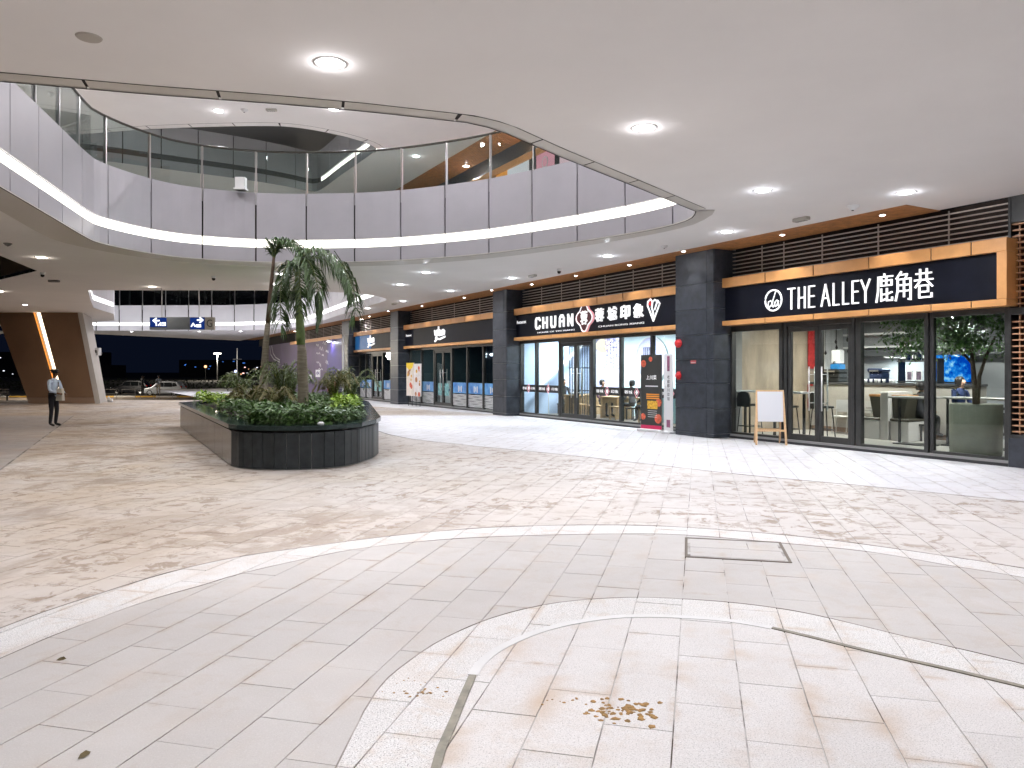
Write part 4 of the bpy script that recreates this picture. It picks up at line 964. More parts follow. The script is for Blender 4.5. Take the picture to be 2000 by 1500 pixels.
text_on('small_lettering', 'Restaurant', S2, x_(-10.28), x_(-9.62), 3.38, 3.50, YB-.002, m_let, .006)
ex_, ez = x_(-5.88), 3.34
quat = lambda s: [(ex_ + s*.40*(1+.16*math.cos(4*t))*math.cos(t), ez + s*.40*(1+.16*math.cos(4*t))*math.sin(t)) for t in [i*math.pi/20 for i in range(40)]]
mb = MB(); mb.prism(quat(1.06), YB-.06, YB-.0, ax=1); mb.build('emblem_plate', M('emblem_pink', (.75,.35,.40), .4, emit=(1,.5,.55), es=.35), S2)
mb = MB(); mb.prism(quat(.88), YB-.066, YB-.061, ax=1); mb.build('emblem_field', M('emblem_maroon', (.07,.008,.012), .4), S2)
mb = MB(); pts = [(p[0], YB-.07, p[1]) for p in quat(.95)]; mb.tube(pts + [pts[0]], .018, 6, cap=False); mb.build('emblem_ring', m_let, S2)
text_on('emblem_letter', '\u84c9', S2, ex_-.2, ex_+.2, ez-.22, ez+.22, YB-.066, m_let, .012, .02)
fig = [[(.5,0),(.25,.45),(.1,.7),(.12,.9),(.3,1),(.45,.85),(.4,.6),(.5,.35),(.5,0)],[(.5,0),(.75,.4),(.95,.75),(.8,.9),(.7,.7),(.6,.5)],[(.45,.85),(.6,.95),(.75,.88)]]
strokes_on('figure_outline', fig, S2, x_(-2.85), x_(-2.25), 3.05, 3.66, YB-.03, .035, m_let, .03)
MB().lathe([(.001,0),(.09,0),(.1,.02)], 12).build('figure_red', m_red, S2, (x_(-2.68), YB-.03, 3.58)).rotation_euler = (R(90), 0, 0)
sill(S2, x_(-10.42), x_(-1.30))
ms2 = [-10.42,-9.31,-7.75,-5.82,-4.38,-2.93,-1.36]
for u in ms2: post(S2, x_(u)-.05, x_(u)+.05, .1, 2.765)
for a, b in zip(ms2, ms2[1:]):
    if a == -7.75:
        post(S2, x_(a)+.05, x_(b)-.05, 2.60, 2.765); leaf(S2, x_(a)+.06, x_(-6.79), .1, 2.595, x_(-6.95)); leaf(S2, x_(-6.78), x_(b)-.06, .1, 2.595, x_(-6.62)); continue
    post(S2, x_(a)+.05, x_(b)-.05, 2.66, 2.765); post(S2, x_(a)+.05, x_(b)-.05, .1, .15); pane(S2, x_(a)+.05, x_(b)-.05, .15, 2.66)
    mb = MB(); mb.box((x_(a)+.055,.006,.90),(x_(b)-.055,.012,1.16)); bd = mb.build('window_band', m_black, S2)
    W_ = b - a; cx = x_((a+b)/2)
    text_on('band_lettering', '\u84c9\u57ce', S2, cx-W_*.40, cx-W_*.14, .98, 1.08, .005, m_let, .002); text_on('band_lettering', '\u5370\u8c61', S2, cx+W_*.14, cx+W_*.40, .98, 1.08, .005, m_let, .002)
    dm = [(cx, .88),(cx+.11,1.03),(cx,1.18),(cx-.11,1.03)]; mb = MB(); mb.tube([(p[0],.0,p[1]) for p in dm+dm[:1]], .012, 5, cap=False); mb.build('band_emblem', M('emblem_pink'), S2)
    mb = MB(); mb.prism([(cx,.95),(cx+.055,1.03),(cx,1.11),(cx-.055,1.03)], .002, .006, ax=1); mb.build('band_emblem_core', m_let, S2)
m_bl = M('pale_blue_wall', (.50,.63,.82), .6, var=.06, vs=1); m_lav = M('lavender_wall', (.52,.50,.68), .6, var=.06, vs=1)
R2 = room(-10.45, -1.30, 3.2, M('white_wall', (.72,.76,.8), .6), M('brown_tile_floor', (.20,.16,.12), .4, var=.2, vs=3), M('white_shop_ceiling', (.6,.62,.65), .7), m_bl, m_lav)
r2 = lambda u: u + 10.45
mb = MB(); mb.box((r2(-8.55),3.15,.05),(r2(-1.31),3.195,2.98)); mb.build('back_panel', M('aqua_panel', (.62,.76,.80), .5), R2)
mw = fthing('round_window_feature', 'large round moon window feature on the back wall of the emblem shop', 'wall feature', -6.75, 3.10, 2.05)
mb = MB(); pts = [(.85*math.cos(i*math.pi/24), 0, .80*math.sin(i*math.pi/24)) for i in range(49)]; mb.tube(pts, .03, 6, cap=False); mb.build('rim', m_whitep, mw)
mb = MB(); mb.prism([(p[0], p[2]) for p in pts[:-1]], .01, .03, ax=1); mb.build('disc', M('lavender_disc', (.42,.42,.62), .6), mw)
mb = MB()
for k in range(6): mb.box((-.35+k*.1,-.04,-.55),(-.338+k*.1,-.02,.42))
for z in (-.55,-.1,.1,.42): mb.box((-.36,-.045,z),(.17,-.022,z+.015))
mb.build('lattice', m_black, mw)
ls = fthing('lattice_screen', 'black vertical bar screen just inside the double door', 'screen', -8.6, 1.4, .05)
for k in range(13):
    mb = MB(); mb.box((-.7+k*.105,-.015,.0),(-.678+k*.105,.015,2.5)); mb.build('bar', m_black, ls)
for z in (0, .9, 1.7, 2.48):
    mb = MB(); mb.box((-.71,-.02,z),(.6,.02,z+.03)); mb.build('rail', m_black, ls)
for k, (u, v, z) in enumerate(((-7.35,1.5,2.52),(-3.1,1.6,2.35))):
    o = fthing('paper_lantern', ('left', 'right')[k] + ' glowing round paper lantern inside the emblem shop', 'lantern', u, v, z)
    MB().lathe([(.04,-.24)] + [(.26*math.cos(t), .25*math.sin(t)) for t in [R(-70 + i*14) for i in range(11)]] + [(.04,.24)], 20).build('shade', E('lantern_glow', (1,.88,.68), 1.3), o, smooth=True); MB().tube([(0,0,.24),(0,0,2.98-z)], .006, 5).build('cord', m_black, o)
st = fthing('stair_rail', 'white sloping stair rail on the pale blue wall of the emblem shop', 'stair rail', -10.2, .9)
mb = MB(); mb.tube([(.15,-.5,.9),(.15,2.0,3.0)], .06, 8); mb.build('handrail', M('white_gloss', (.85,.85,.85), .4), st)
for k in range(4): MB().tube([(.02,-.4+k*.55,.05),(.02,-.4+k*.55,.98+k*.46)], .02, 6).build('baluster', m_whitep, st)
m_oak = M('pale_oak', (.42,.28,.14), .5, var=.15, vs=8)
for k, (u, v) in enumerate(((-9.0,1.6),(-6.9,1.7),(-5.2,1.9),(-9.6,2.4))):
    o = fthing('dining_table', 'pale oak dining table %s inside the emblem shop' % ('by the left windows','behind the double door','behind the lavender pane','at the back left')[k], 'table', u, v, .05)
    mb = MB(); mb.bbox((-.5,-.35,.70),(.5,.35,.745), .008); mb.build('tabletop', m_oak, o)
    for sx in (-1, 1):
        mb = MB(); mb.box((sx*.42-.05,-.3,0),(sx*.42+.05,.3,.70)); mb.build('leg', m_oak, o)
def wstool(u, v, label):
    t = fthing('dining_stool', label, 'stool', u, v, .05, 'oak stools in the emblem shop'); mb = MB(); mb.bbox((-.18,-.18,.41),(.18,.18,.45), .01); mb.build('seat', m_oak, t)
    for sx in (-1, 1):
        for sy in (-1, 1):
            mb = MB(); mb.box((sx*.15-.018,sy*.15-.018,0),(sx*.15+.018,sy*.15+.018,.41)); mb.build('leg', m_oak, t)
for u, v, lb in ((-8.35,1.2,'oak stool right of the table by the left windows'),(-7.3,1.1,'oak stool before the table behind the door'),(-6.2,1.2,'oak stool by the right door leaf'),(-4.7,1.2,'oak stool behind the lavender pane')): wstool(u, v, lb)
ctr = fthing('menu_counter', 'aqua counter with printed menu panels at the right of the emblem shop', 'counter', -4.2, 1.9, .05); mb = MB(); mb.box((-.9,-.25,0),(1.4,.25,1.0)); mb.build('body', M('aqua_counter', (.45,.70,.74), .4), ctr); mb = MB(); mb.box((-.95,-.3,1.0),(1.45,.3,1.05)); mb.build('top', m_black, ctr)
for k, (a, c) in enumerate(((-.7,m_orange),(-.15,m_cyan),(.5,m_whitep))):
    mb = MB(); mb.box((a,-.258,.35),(a+.42,-.252,.92)); mb.build('menu_panel', c, ctr)
for k, u in enumerate((-9.3,-6.6,-3.6)): room_lamp(u, 1.7, 2.96, 190, (.88,.94,1), 'bright square ceiling lamp %s in the emblem shop' % ('at the left','in the middle','at the right')[k], 'lamps of the emblem shop')

vn = fthing('hanging_vine', 'dark violet hanging blossom vine inside the emblem shop', 'vine', -6.75, 1.4, 1.5); mb = MB(); random.seed(9)
for k in range(420):
    q = random.random(); c = Vector((random.choice((-.25,-.05,.12,.3)) + random.gauss(0,.045), random.gauss(0,.05), .2 + 1.25*q**.6)); d = Vector((random.gauss(0,1), random.gauss(0,1), random.gauss(0,1))).normalized()*.034; s_ = d.cross(Vector((.3,.2,1))); mb.add([c-d, c+s_*.8, c+d, c-s_*.8], [(0,1,2,3)])
mb.build('blossom', M('vine_violet', (.10,.07,.22), .6, var=.4, vs=9), vn)
for x in (-.25,-.05,.12,.3): MB().tube([(x,0,.25),(x,0,1.49)], .006, 5).build('stem', m_black, vn)
# roll-up banners and alarm devices
bn = fthing('rollup_banner', 'tall black roll-up banner with red foot and food pictures outside the emblem shop', 'banner', -2.36, -.52, 0, None, R(6))
mb = MB(); mb.bbox((-.42,-.16,0),(.42,.12,.07), .015); mb.build('foot', m_whitep, bn)
mb = MB(); mb.box((-.39,-.012,.07),(.39,-.004,2.10)); mb.build('sheet', M('banner_black', (.035,.035,.032), .5), bn)
mb = MB(); mb.box((-.39,-.016,.07),(.39,-.0125,.17)); mb.build('red_strip', M('banner_red', (.60,.02,.10), .5), bn)
text_on('banner_lettering', '\u4e0a\u5ddd\u83dc', bn, -.18, .2, 1.42, 1.54, -.0125, m_let, .002); strokes_on('print_line', [[(0,.5),(1,.5)]], bn, -.2, .24, 1.22, 1.26, -.0125, .03, m_whitep, .002)
for k in range(3):
    mb = MB(); mb.box((-.18,-.0155,1.0-k*.055),(.30,-.0125,1.035-k*.055)); mb.build('print_line', m_orange, bn)
for k in range(4):
    mb = MB(); mb.box((-.12,-.0155,.56-k*.055),(.22,-.0125,.572-k*.055)); mb.build('print_line', m_whitep, bn)
mb = MB(); mb.bbox((-.14,-.018,.62),(.24,-.0125,.84), .002); mb.build('food_print', M('food_yellow', (.80,.40,.04), .5, var=.5, vs=14), bn)
for x, z, s in ((-.32,1.86,.1),(.33,.80,.11),(.32,.36,.13),(-.33,.40,.09),(-.02,1.98,.07)):
    MB().lathe([(.001,0),(s,0)], 14).build('food_print', M('food_red', (.65,.12,.06), .5, var=.6, vs=12), bn, (max(-.39+s, min(.39-s, x)), -.0135, z)).rotation_euler = (R(90), 0, 0)
for sx in (-1, 1): MB().tube([(sx*.395,-.008,.07),(sx*.395,-.008,2.1)], .006, 5).build('edge_rod', m_steel, bn)
bw = fthing('rollup_banner', 'narrow white roll-up banner with a column of dark characters beside the pillar', 'banner', -1.62, -.55, 0)
mb = MB(); mb.bbox((-.2,-.14,0),(.2,.12,.07), .015); mb.build('foot', m_whitep, bw); mb = MB(); mb.box((-.18,-.01,.07),(.18,-.004,2.1)); mb.build('sheet', M('banner_white', (.76,.76,.76), .5), bw)
for k, ch in enumerate('\u8001\u6210\u90fd\u5ddd\u83dc\u9986'): text_on('banner_lettering', ch, bw, -.05, .05, 1.45-k*.115, 1.54-k*.115, -.0105, m_black, .002)
mb = MB(); mb.box((-.05,-.0135,1.65),(.05,-.0105,2.05)); mb.build('print_block', M('print_plum', (.25,.08,.15), .5, var=.5, vs=14), bw)
mb = MB(); mb.box((-.07,-.0135,.16),(.07,-.0105,.36)); mb.build('print_block', M('print_plum'), bw)
def bell(u, z, label, r=.09):
    o = fthing('alarm_bell', label, 'alarm bell', u, -.62, z)
    b_ = MB().lathe([(.001,.10),(r*.6,.092),(r*.92,.06),(r,.02),(r,0)], 20).build('dome', m_red, o, smooth=True); b_.rotation_euler = (R(90), 0, 0)
    mb = MB(); mb.bbox((-.06,-.012,-.11),(.06,.0,.11), .004); mb.build('backplate', M('red_plate', (.4,.03,.03), .4), o)
bell(-1.14, 2.37, 'upper round red alarm bell on the wide slate pillar', .11); bell(-1.14, 1.54, 'lower red alarm sounder on the wide slate pillar', .085)
o = fthing('fire_sign', 'small red and white notice on the wide slate pillar', 'notice', -.60, -.625, 1.84); mb = MB(); mb.box((-.10,-.004,0),(.10,-.001,.085)); mb.build('plate', M('notice_red', (.5,.10,.10), .5), o); strokes_on('print_line', [[(0,.5),(1,.5)]], o, -.08, .08, .01, .04, -.0045, .014, m_whitep, .001)
# small wall spots that wash the slate pillars and copper boxes
def wallspot(u, v, label):
    t = fthing('soffit_spot', label, 'spotlight', u, v, K_CEIL + .002, 'soffit spots')
    new_obj('ring', ring_me, t).scale = (.6,.6,1); new_obj('lens', lens_me, t).scale = (.6,.6,1)
    ld = bpy.data.lights.new('lamp_light', 'SPOT'); ld.energy = 75; ld.spot_size = R(75); ld.spot_blend = .6; ld.color = (1,.96,.92); ld.shadow_soft_size = .04; new_obj('lamp_light', ld, t, (0,0,-.02))
for u, lb in ((-.6,'before the wide pillar'),(-10.95,'before the second pillar'),(-22.1,'before the third pillar'),(2.2,'over the left of the nearest sign'),(4.6,'over the right of the nearest sign'),(-3.2,'over the right of the emblem sign'),(-5.9,'over the emblem'),(-8.6,'over the left of the emblem sign'),(-14,'over the right of the long dark sign'),(-18.5,'over the left of the long dark sign'),(-26,'over the far blue lit sign')):
    wallspot(u, -.95 if 'pillar' in lb else -.62, 'small soffit spotlight ' + lb)

# ---------------------------------------------------------------- shop with blue window film and the small one beyond
def blue_shop(name, label, U, u1, joints, posts, door, logo, blueboard=False):
    S = shop_shell(name, label, U, u1, joints); x_ = lambda u: u - U
    if blueboard:
        mb = MB(); mb.box((.03,-.262,2.90),((u1-U)*.42,-.252,3.68)); mb.build('lit_board', M('blue_lit_board', (.02,.14,.36), .4, emit=(.02,.2,.6), es=.18), S)
    lg = [[(.05,.75),(.1,.5),(.2,.5),(.25,.75)],[(.25,.75),(.2,.2),(.08,.12)],[(.4,.95),(.38,.5),(.48,.45)],[(.32,.75),(.5,.75)],[(.52,.72),(.56,.48),(.63,.68),(.70,.48),(.75,.75)],[(.82,.5),(.78,.62),(.84,.74),(.92,.66),(.9,.52),(.82,.5)],[(.15,.3),(.5,.22),(.95,.34)]]
    strokes_on('logo_script', lg, S, x_(logo)-.62, x_(logo)+.62, 2.92, 3.66, YB-.05, .075, m_let, .05)
    if not blueboard: text_on('small_lettering', 'Restaurant', S, x_(U)+.12, x_(U)+.85, 3.36, 3.47, YB-.002, m_let, .006)
    sill(S, 0, u1-U)
    for u in posts: post(S, x_(u)-.05, x_(u)+.05, .1, 2.765)
    for a, b in zip(posts, posts[1:]):
        if (a, b) == door:
            m_ = (a+b)/2; post(S, x_(a)+.05, x_(b)-.05, 2.6, 2.765); leaf(S, x_(a)+.06, x_(m_)-.005, .1, 2.595, x_(m_)-.16); leaf(S, x_(m_)+.005, x_(b)-.06, .1, 2.595, x_(m_)+.16)
            for sx in (-1, 1):
                mb = MB(); mb.box((x_(m_)+sx*.36-.22,.0,.55),(x_(m_)+sx*.36+.22,.006,1.1)); mb.build('door_poster', M('teal_print', (.22,.45,.45), .5, var=.6, vs=9), S)
            continue
        post(S, x_(a)+.05, x_(b)-.05, 2.66, 2.765); pane(S, x_(a)+.05, x_(b)-.05, .15, 2.66)
        mb = MB(); mb.box((x_(a)+.055,.006,.70),(x_(b)-.055,.012,1.16)); mb.build('window_film', M('blue_wave_film', (.015,.20,.80), .4, var=.4, vs=2.4, col2=(.22,.55,.9)), S)
        mb = MB(); cxx = (x_(a)+x_(b))/2
        for k in range(3): mb.box((cxx-.18+k*.14,.001,.76+.05*(k % 2)),(cxx-.1+k*.14,.0055,1.02-.04*(k % 2)))
        mb.build('film_print', m_whitep, S)
        for k in range(9):
            z = .16 + k*.058; am = .008; nn_ = 8; x0, x1 = x_(a)+.055, x_(b)-.055
            mb = MB(); vs_ = []
            for i in range(nn_+1):
                xx = x0 + (x1-x0)*i/nn_; zz = z + am*math.sin(i*1.3+k); vs_ += [(xx,.004,zz),(xx,.004,zz+.034)]
            mb.add(vs_, [(2*i,2*i+2,2*i+3,2*i+1) for i in range(nn_)]); mb.build('film_stripe', M('film_white', (.8,.8,.8), .5), S)
    return S
S3 = blue_shop('shop', 'long dark shop front with blue window film and white script logo', -21.56, -11.55, [-20.1,-18.7,-17.3,-15.9,-14.5,-13.1], (-21.5,-20.0,-18.45,-16.5,-14.95,-13.45,-12.0,-11.6), (-18.45,-16.5), -17.15)
S4 = blue_shop('shop', 'small far shop front with blue lit board and white script logo', -29.7, -22.75, [-28,-26.3,-24.6], (-29.6,-28.4,-27.3,-25.5,-24.0,-22.8), (-27.3,-25.5), -26.6, True)
m_nw = M('navy_wall', (.03,.04,.055), .6, var=.2, vs=1)
R3 = room(-21.6, -11.5, 4.0, m_nw, M('dark_tile', (.06,.06,.065), .3), m_dceil, M('slate_teal_wall', (.05,.08,.09), .6), name='shop_room'); R4 = room(-29.75, -22.7, 4.0, m_nw, M('dark_tile'), m_dceil, m_nw)
room_lamp(-19.5, 1.2, 2.96, 32, (.8,.95,1), 'dim square lamp inside the long dark shop', 'lamps of the dark shops'); room_lamp(-27.5, 1.2, 2.96, 8, (.9,.95,1), 'dim square lamp inside the far small shop', 'lamps of the dark shops')
nsg = fthing('neon_sign', 'blue white glowing neon sign inside the long dark shop', 'neon sign', -14.6, .9, 2.35); mb = MB(); mb.box((-.75,0,-.18),(.75,.05,.18)); mb.build('panel', M('neon_panel', (.02,.03,.08), .4), nsg)
strokes_on('neon_tube', [[(0,.5),(.12,.9),(.2,.1)],[(.05,.3),(.25,.6)],[(.5,.5),(.7,.6),(.85,.4),(1,.9)],[(.55,.35),(.9,.3)]], nsg, -.65, .65, -.12, .14, -.01, .05, E('neon_white', (.75,.88,1), 4), .02)
for k, (u, v) in enumerate(((-13.2,1.4),(-15.2,1.6),(-20.4,1.4),(-27.6,1.0),(-24.6,1.2))):
    o = fthing('draped_chair', 'white draped chair inside the dark shop, %s' % ('behind the rightmost pane','behind the wave print pane','behind the leftmost pane','behind the far shop left panes','behind the far shop right panes')[k], 'chair', u, v, .05)
    mb = MB(); mb.bbox((-.22,-.2,.0),(.22,.22,.46), .03); mb.build('skirt', m_whitep, o); mb = MB(); mb.prism([(-.2,.4),(.2,.4),(.17,1.12),(-.17,1.12)], .16, .23, ax=1); mb.build('backrest', m_whitep, o)
    mb = MB(); mb.box((-.2,.13,.62),(.2,.155,.72)); mb.build('sash', M('sash_blue', (.05,.15,.4), .5), o)
# promo stand outside
pr = fthing('promo_stand', 'yellow and white food promotion stand on thin legs outside the long dark shop', 'promotion stand', -19.45, -.62, 0, None, R(5))
for a, b, nm in ((-.78,-.02,0), (.02,.72,1)):
    mb = MB(); mb.box((a,-.02,.48),(b,.02,2.05 if nm == 0 else 2.0)); mb.build('poster', M('poster_food%d' % nm, ((.78,.70,.62),(.80,.76,.74))[nm], .5, var=.12, vs=6), pr)
mb = MB(); mb.prism([(-.78,2.05),(-.02,2.05),(-.15,1.8),(-.5,1.72),(-.78,1.85)], -.026, -.021, ax=1); mb.build('yellow_print', M('poster_yellow', (.85,.6,.03), .5), pr)
random.seed(17)
for k in range(16):
    s = random.uniform(.05,.13); x = random.uniform(-.72+s,-.06-s) if k % 2 else random.uniform(.05+s,.70-s); z = random.uniform(.55+s,1.75) if k % 2 else random.uniform(.55,1.85)
    MB().lathe([(.001,0),(s,0)], 10).build('food_print', (M('food_red'), M('food_yellow'), M('food_brown', (.45,.2,.08), .5, var=.5, vs=12))[k % 3], pr, (x, -.0215-.0006*k, z)).rotation_euler = (R(90), 0, 0)
for a in (-.6,-.2,.2,.6): MB().tube([(a,.0,0),(a,0,.5)], .014, 6).build('leg', m_black, pr)
# purple hoarding
hd = fthing('hoarding', 'purple printed hoarding with white line drawings beyond the planter', 'hoarding', -31.5, -.3)
m_pur = M('purple_print', (.065,.032,.11), .4, var=.25, vs=.7, col2=(.11,.06,.15)); m_pur2 = M('violet_print', (.036,.024,.16), .4, var=.15, vs=.8)
for a, b, c, h in ((-.05,-3.95,m_pur2,3.72), (-3.97,-7.2,m_pur,3.78), (-7.22,-11.8,m_pur,3.86), (-11.84,-17.5,M('mauve_print',(.11,.068,.14),.4,var=.2,vs=.8),3.9), (-17.55,-25.5,M('mauve_print'),3.9)):
    mb = MB(); mb.box((a,-.03,.02),(b,.03,h)); mb.build('hoarding_panel', c, hd)
random.seed(5)
for k in range(10):
    a = -4.3 - random.random()*2.6; z = random.uniform(1.6,3.4)
    strokes_on('line_drawing', [[(0,.5),(.2,.9),(.5,.3),(.8,.8),(1,.2)]], hd, a, a+random.uniform(.4,1.1), z, z+random.uniform(.15,.45), -.032, .03, m_whitep, .004)
strokes_on('line_drawing', [[(0,1),(.1,.5),(.4,.2),(1,0)],[(.2,1),(.35,.55),(.6,.3),(1,.12)]], hd, -22.2, -18.3, 2.4, 3.8, -.032, .10, m_whitep, .004)
for a, b, z0, z1 in ((-6.9,-5.7,1.25,1.75), (-13.4,-12.3,.95,1.6), (-9.2,-8.0,1.0,1.4)):
    mb = MB(); mb.box((a,-.036,z0),(b,-.0315,z1)); mb.build('white_label', m_whitep, hd)
strokes_on('label_print', [[(0,.3),(.3,.9),(.35,.2)],[(.5,.2),(.5,.9),(.75,.5),(.5,.5)],[(.9,.2),(.9,.9)]], hd, -6.75, -5.85, 1.35, 1.65, -.037, .07, m_pur2, .002)
hl = shop_shell('louvre_bay', 'far louvred bay with copper band above the purple hoarding', -46, -31.3, [-43,-40,-37,-34], mull=[2,4,6,8,10,12], board=False)
fl = fthing('flood_lamp', 'bright white flood lamp at the top of the violet hoarding panel', 'flood lamp', -34.2, -.55, 3.62); mb = MB(); mb.bbox((-.3,-.1,-.06),(.3,.1,.06), .02); mb.build('housing', m_whitep, fl); mb = MB(); mb.box((-.27,-.09,-.068),(.27,.09,-.062)); mb.build('lens', E('flood_lens', (.85,.9,1), 18), fl); mb = MB(); mb.box((-.02,.1,-.02),(.02,.3,.02)); mb.build('arm', m_steel, fl)
ld = bpy.data.lights.new('lamp_light', 'AREA'); ld.size = .4; ld.energy = 35; ld.color = (.8,.85,1); new_obj('lamp_light', ld, fl, (0,0,-.09))
pl = fthing('white_pole', 'thin white pole standing beside the farthest slate pillar', 'pole', -30.3, -.8); MB().tube([(0,0,0),(0,0,3.75)], .05, 10).build('shaft', m_whitep, pl); MB().lathe([(.001,.04),(.12,.04),(.14,0)], 12).build('base_plate', m_steel, pl)
rb = fthing('red_barrier', 'red and white low barrier board behind the planter', 'barrier', -31.3, -1.2); mb = MB(); mb.box((-.9,-.03,.35),(.7,.03,1.05)); mb.build('board', m_red, rb)
for sx in (-.8,.6):
    mb = MB(); mb.box((sx-.03,-.2,0),(sx+.03,.2,.05)); mb.box((sx-.02,-.02,.05),(sx+.02,.02,.35)); mb.build('foot', m_steel, rb)
mb = MB(); mb.box((-.9,-.034,.78),(.7,-.031,.84)); mb.build('white_stripe', m_whitep, rb)

# ---------------------------------------------------------------- upper storey shop row seen over the balcony
us = fthing('upper_shop_row', 'upper storey shop row with timber soffit, copper band and coloured sign boards', 'shop front', -12, 0, K_UP)
mb = MB(); mb.box((-48,.35,0),(16,.42,K_CEIL+.3)); mb.build('rear_wall', M('upper_grey_wall', (.10,.105,.12), .5, var=.1, vs=.8), us)
for k in range(14):
    mb = MB(); mb.box((-48,-1.44+k*.10,K_CEIL-.01),(16,-1.44+k*.10+.06,K_CEIL+.05)); mb.build('timber_slat', m_wood, us)
for a in range(-30, 12, 2):
    mb = MB(); mb.bbox((a+.006,-.35,3.70),(a+1.994,.02,3.93), .006); mb.build('sign_box_panel', m_cop, us)
for a, b, c in ((-4.6,-3.3,m_whitep),(-3.1,-1.9,M('orange_lit', (.8,.33,.03), .4, emit=(.9,.35,.04), es=.35)),(-1.8,-.3,M('grey_board',(.12,.13,.15),.4)),(.1,1.0,M('orange_lit')),(1.02,2.6,M('white_lit', (.7,.7,.75), .4, emit=(.8,.82,.9), es=.35)),(2.62,3.1,m_black),(3.12,4.3,M('pink_lit', (.75,.35,.42), .4, emit=(.8,.35,.45), es=.35)),(4.32,4.6,m_black),(4.62,6.2,M('palepink_lit', (.78,.55,.6), .4, emit=(.85,.6,.65), es=.35)),(6.3,9,MATS['white_lit'])):
    mb = MB(); mb.box((a,-.27,2.2),(b,-.2,3.70)); mb.build('sign_board', c, us)
MB().lathe([(.15,-.03),(.2,-.03),(.2,.0),(.15,.0)], 20).build('logo_ring', m_whitep, us, (3.7,-.28,3.35)).rotation_euler = (R(90),0,0)

# ---------------------------------------------------------------- hanging direction sign
hs = thing('direction_sign', 'hanging grey direction sign with blue lit ends and the letter G', 'sign', (-11.95, 27.3, 3.15))
mb = MB(); mb.bbox((-1.17,-.06,0),(.83,.06,.46), .01); mb.build('panel', M('sign_grey', (.10,.115,.13), .4), hs)
mb = MB(); mb.bbox((.835,-.06,0),(1.17,.06,.46), .01); mb.build('floor_panel', M('sign_beige', (.36,.34,.31), .5), hs)
text_on('lettering', 'G', hs, .90, 1.10, .10, .37, -.061, M('sign_dark', (.05,.05,.05), .5), .003)
m_sb = E('sign_blue_glow', (.02,.07,.40), .35)
mb = MB(); mb.box((-1.15,-.066,.1),(-.55,-.0615,.44)); mb.build('lit_field', m_sb, hs); mb = MB(); mb.box((.3,-.066,.02),(.82,-.0615,.44)); mb.build('lit_field', m_sb, hs)
m_sw = E('sign_white_glow', (.9,.94,1), 1.6)
strokes_on('arrow', [[(.1,.5),(.9,.5)],[(.1,.5),(.5,.95)],[(.1,.5),(.5,.05)]], hs, -1.05, -.8, .24, .42, -.067, .05, m_sw, .004)
strokes_on('pictogram', [[(0,.2),(0,.9)],[(.25,.2),(.5,.9),(.5,.2)],[(.7,.9),(1,.9),(1,.2),(.7,.2)]], hs, -.92, -.6, .14, .26, -.067, .045, m_sw, .003)
strokes_on('arrow', [[(.9,.5),(.1,.5)],[(.9,.5),(.5,.95)],[(.9,.5),(.5,.05)]], hs, .55, .78, .26, .44, -.067, .05, m_sw, .004)
strokes_on('pictogram', [[(0,.2),(.2,.9),(.4,.2)],[(.55,.5),(1,.5)],[(.6,.1),(1,.1)]], hs, .35, .68, .1, .24, -.067, .045, m_sw, .003)
for x in (-.75, .6): MB().tube([(x,0,.46),(x,0,1.5)], .015, 6).build('hanger', m_steel, hs)

# ================================================================= planter
PL = [(-9.72,22.05),(-4.84,12.97),(-4.62,12.74),(-4.3,12.58),(-3.91,12.5),(-3.5,12.53),(-3.15,12.68),(-2.88,12.98),(-2.72,13.45),(-2.62,14.3),(-2.66,15.0),(-4.35,22.6),(-4.9,24.3),(-5.8,25.2),(-8.3,25.0),(-9.3,23.9)]
def inset(poly, d):
    n = len(poly); out = []
    for i in range(n):
        a, p, b = Vector(poly[i-1]), Vector(poly[i]), Vector(poly[(i+1) % n])
        e1 = (p-a).normalized(); e2 = (b-p).normalized(); n1 = Vector((-e1.y, e1.x)); n2 = Vector((-e2.y, e2.x)); m = (n1+n2); m = m/ max(.35, (1+n1.dot(n2)))
        out.append((p.x + m.x*d, p.y + m.y*d))
    return out
planter = thing('planter', 'long boat shaped planter clad in dark stone with polished granite rim', 'planter', (-5.5, 17.5, 0)); lo = (5.5, -17.5, 0)
core = inset(PL, .03)
mb = MB(); mb.prism(core, 0.0, .60); mb.build('core', m_grout, planter, lo)
closed = PL + [PL[0]]
# upright slabs: long ones on the flanks, narrow ones round the nose
segs = [(0, 1, 1.1), (1, 10, .205), (10, 11, .6), (11, 16, .8)]
for a, b, stp in segs:
    pts = closed[a:b+1]; at, L = resample(pts, .1); k = max(1, round(L/stp))
    for i in range(k):
        s0, s1 = L*i/k + .006, L*(i+1)/k - .006
        q = [tuple(at(s0 + (s1-s0)*j/2)) for j in range(3)] if stp < .3 else [tuple(at(s0)), tuple(at(s1))]
        solid_strip(q, .02, .625, .029, 1).build('cladding_slab', m_flank_refl if a == 0 else m_pslab, planter, lo)
rimo = inset(PL, -.045); rimi = inset(PL, .42)
def rim_part(z0, z1, o_, i_, nm, mat):
    n = len(o_); vs_ = [(p[0], p[1], z0) for p in o_] + [(p[0], p[1], z1) for p in o_] + [(p[0], p[1], z0) for p in i_] + [(p[0], p[1], z1) for p in i_]
    fs = []
    for i in range(n):
        j = (i+1) % n; fs += [(i, j, j+n, i+n), (i+n, j+n, j+3*n, i+3*n), (i+2*n, i+3*n, j+3*n, j+2*n), (i, i+2*n, j+2*n, j)]
    mb = MB(); mb.add(vs_, fs); return mb.build(nm, mat, planter, lo)
rim_part(.665, .74, rimo, rimi, 'granite_rim', m_gran)
rim_part(.60, .664, inset(PL, .05), inset(PL, .3), 'shadow_gap', m_gap)
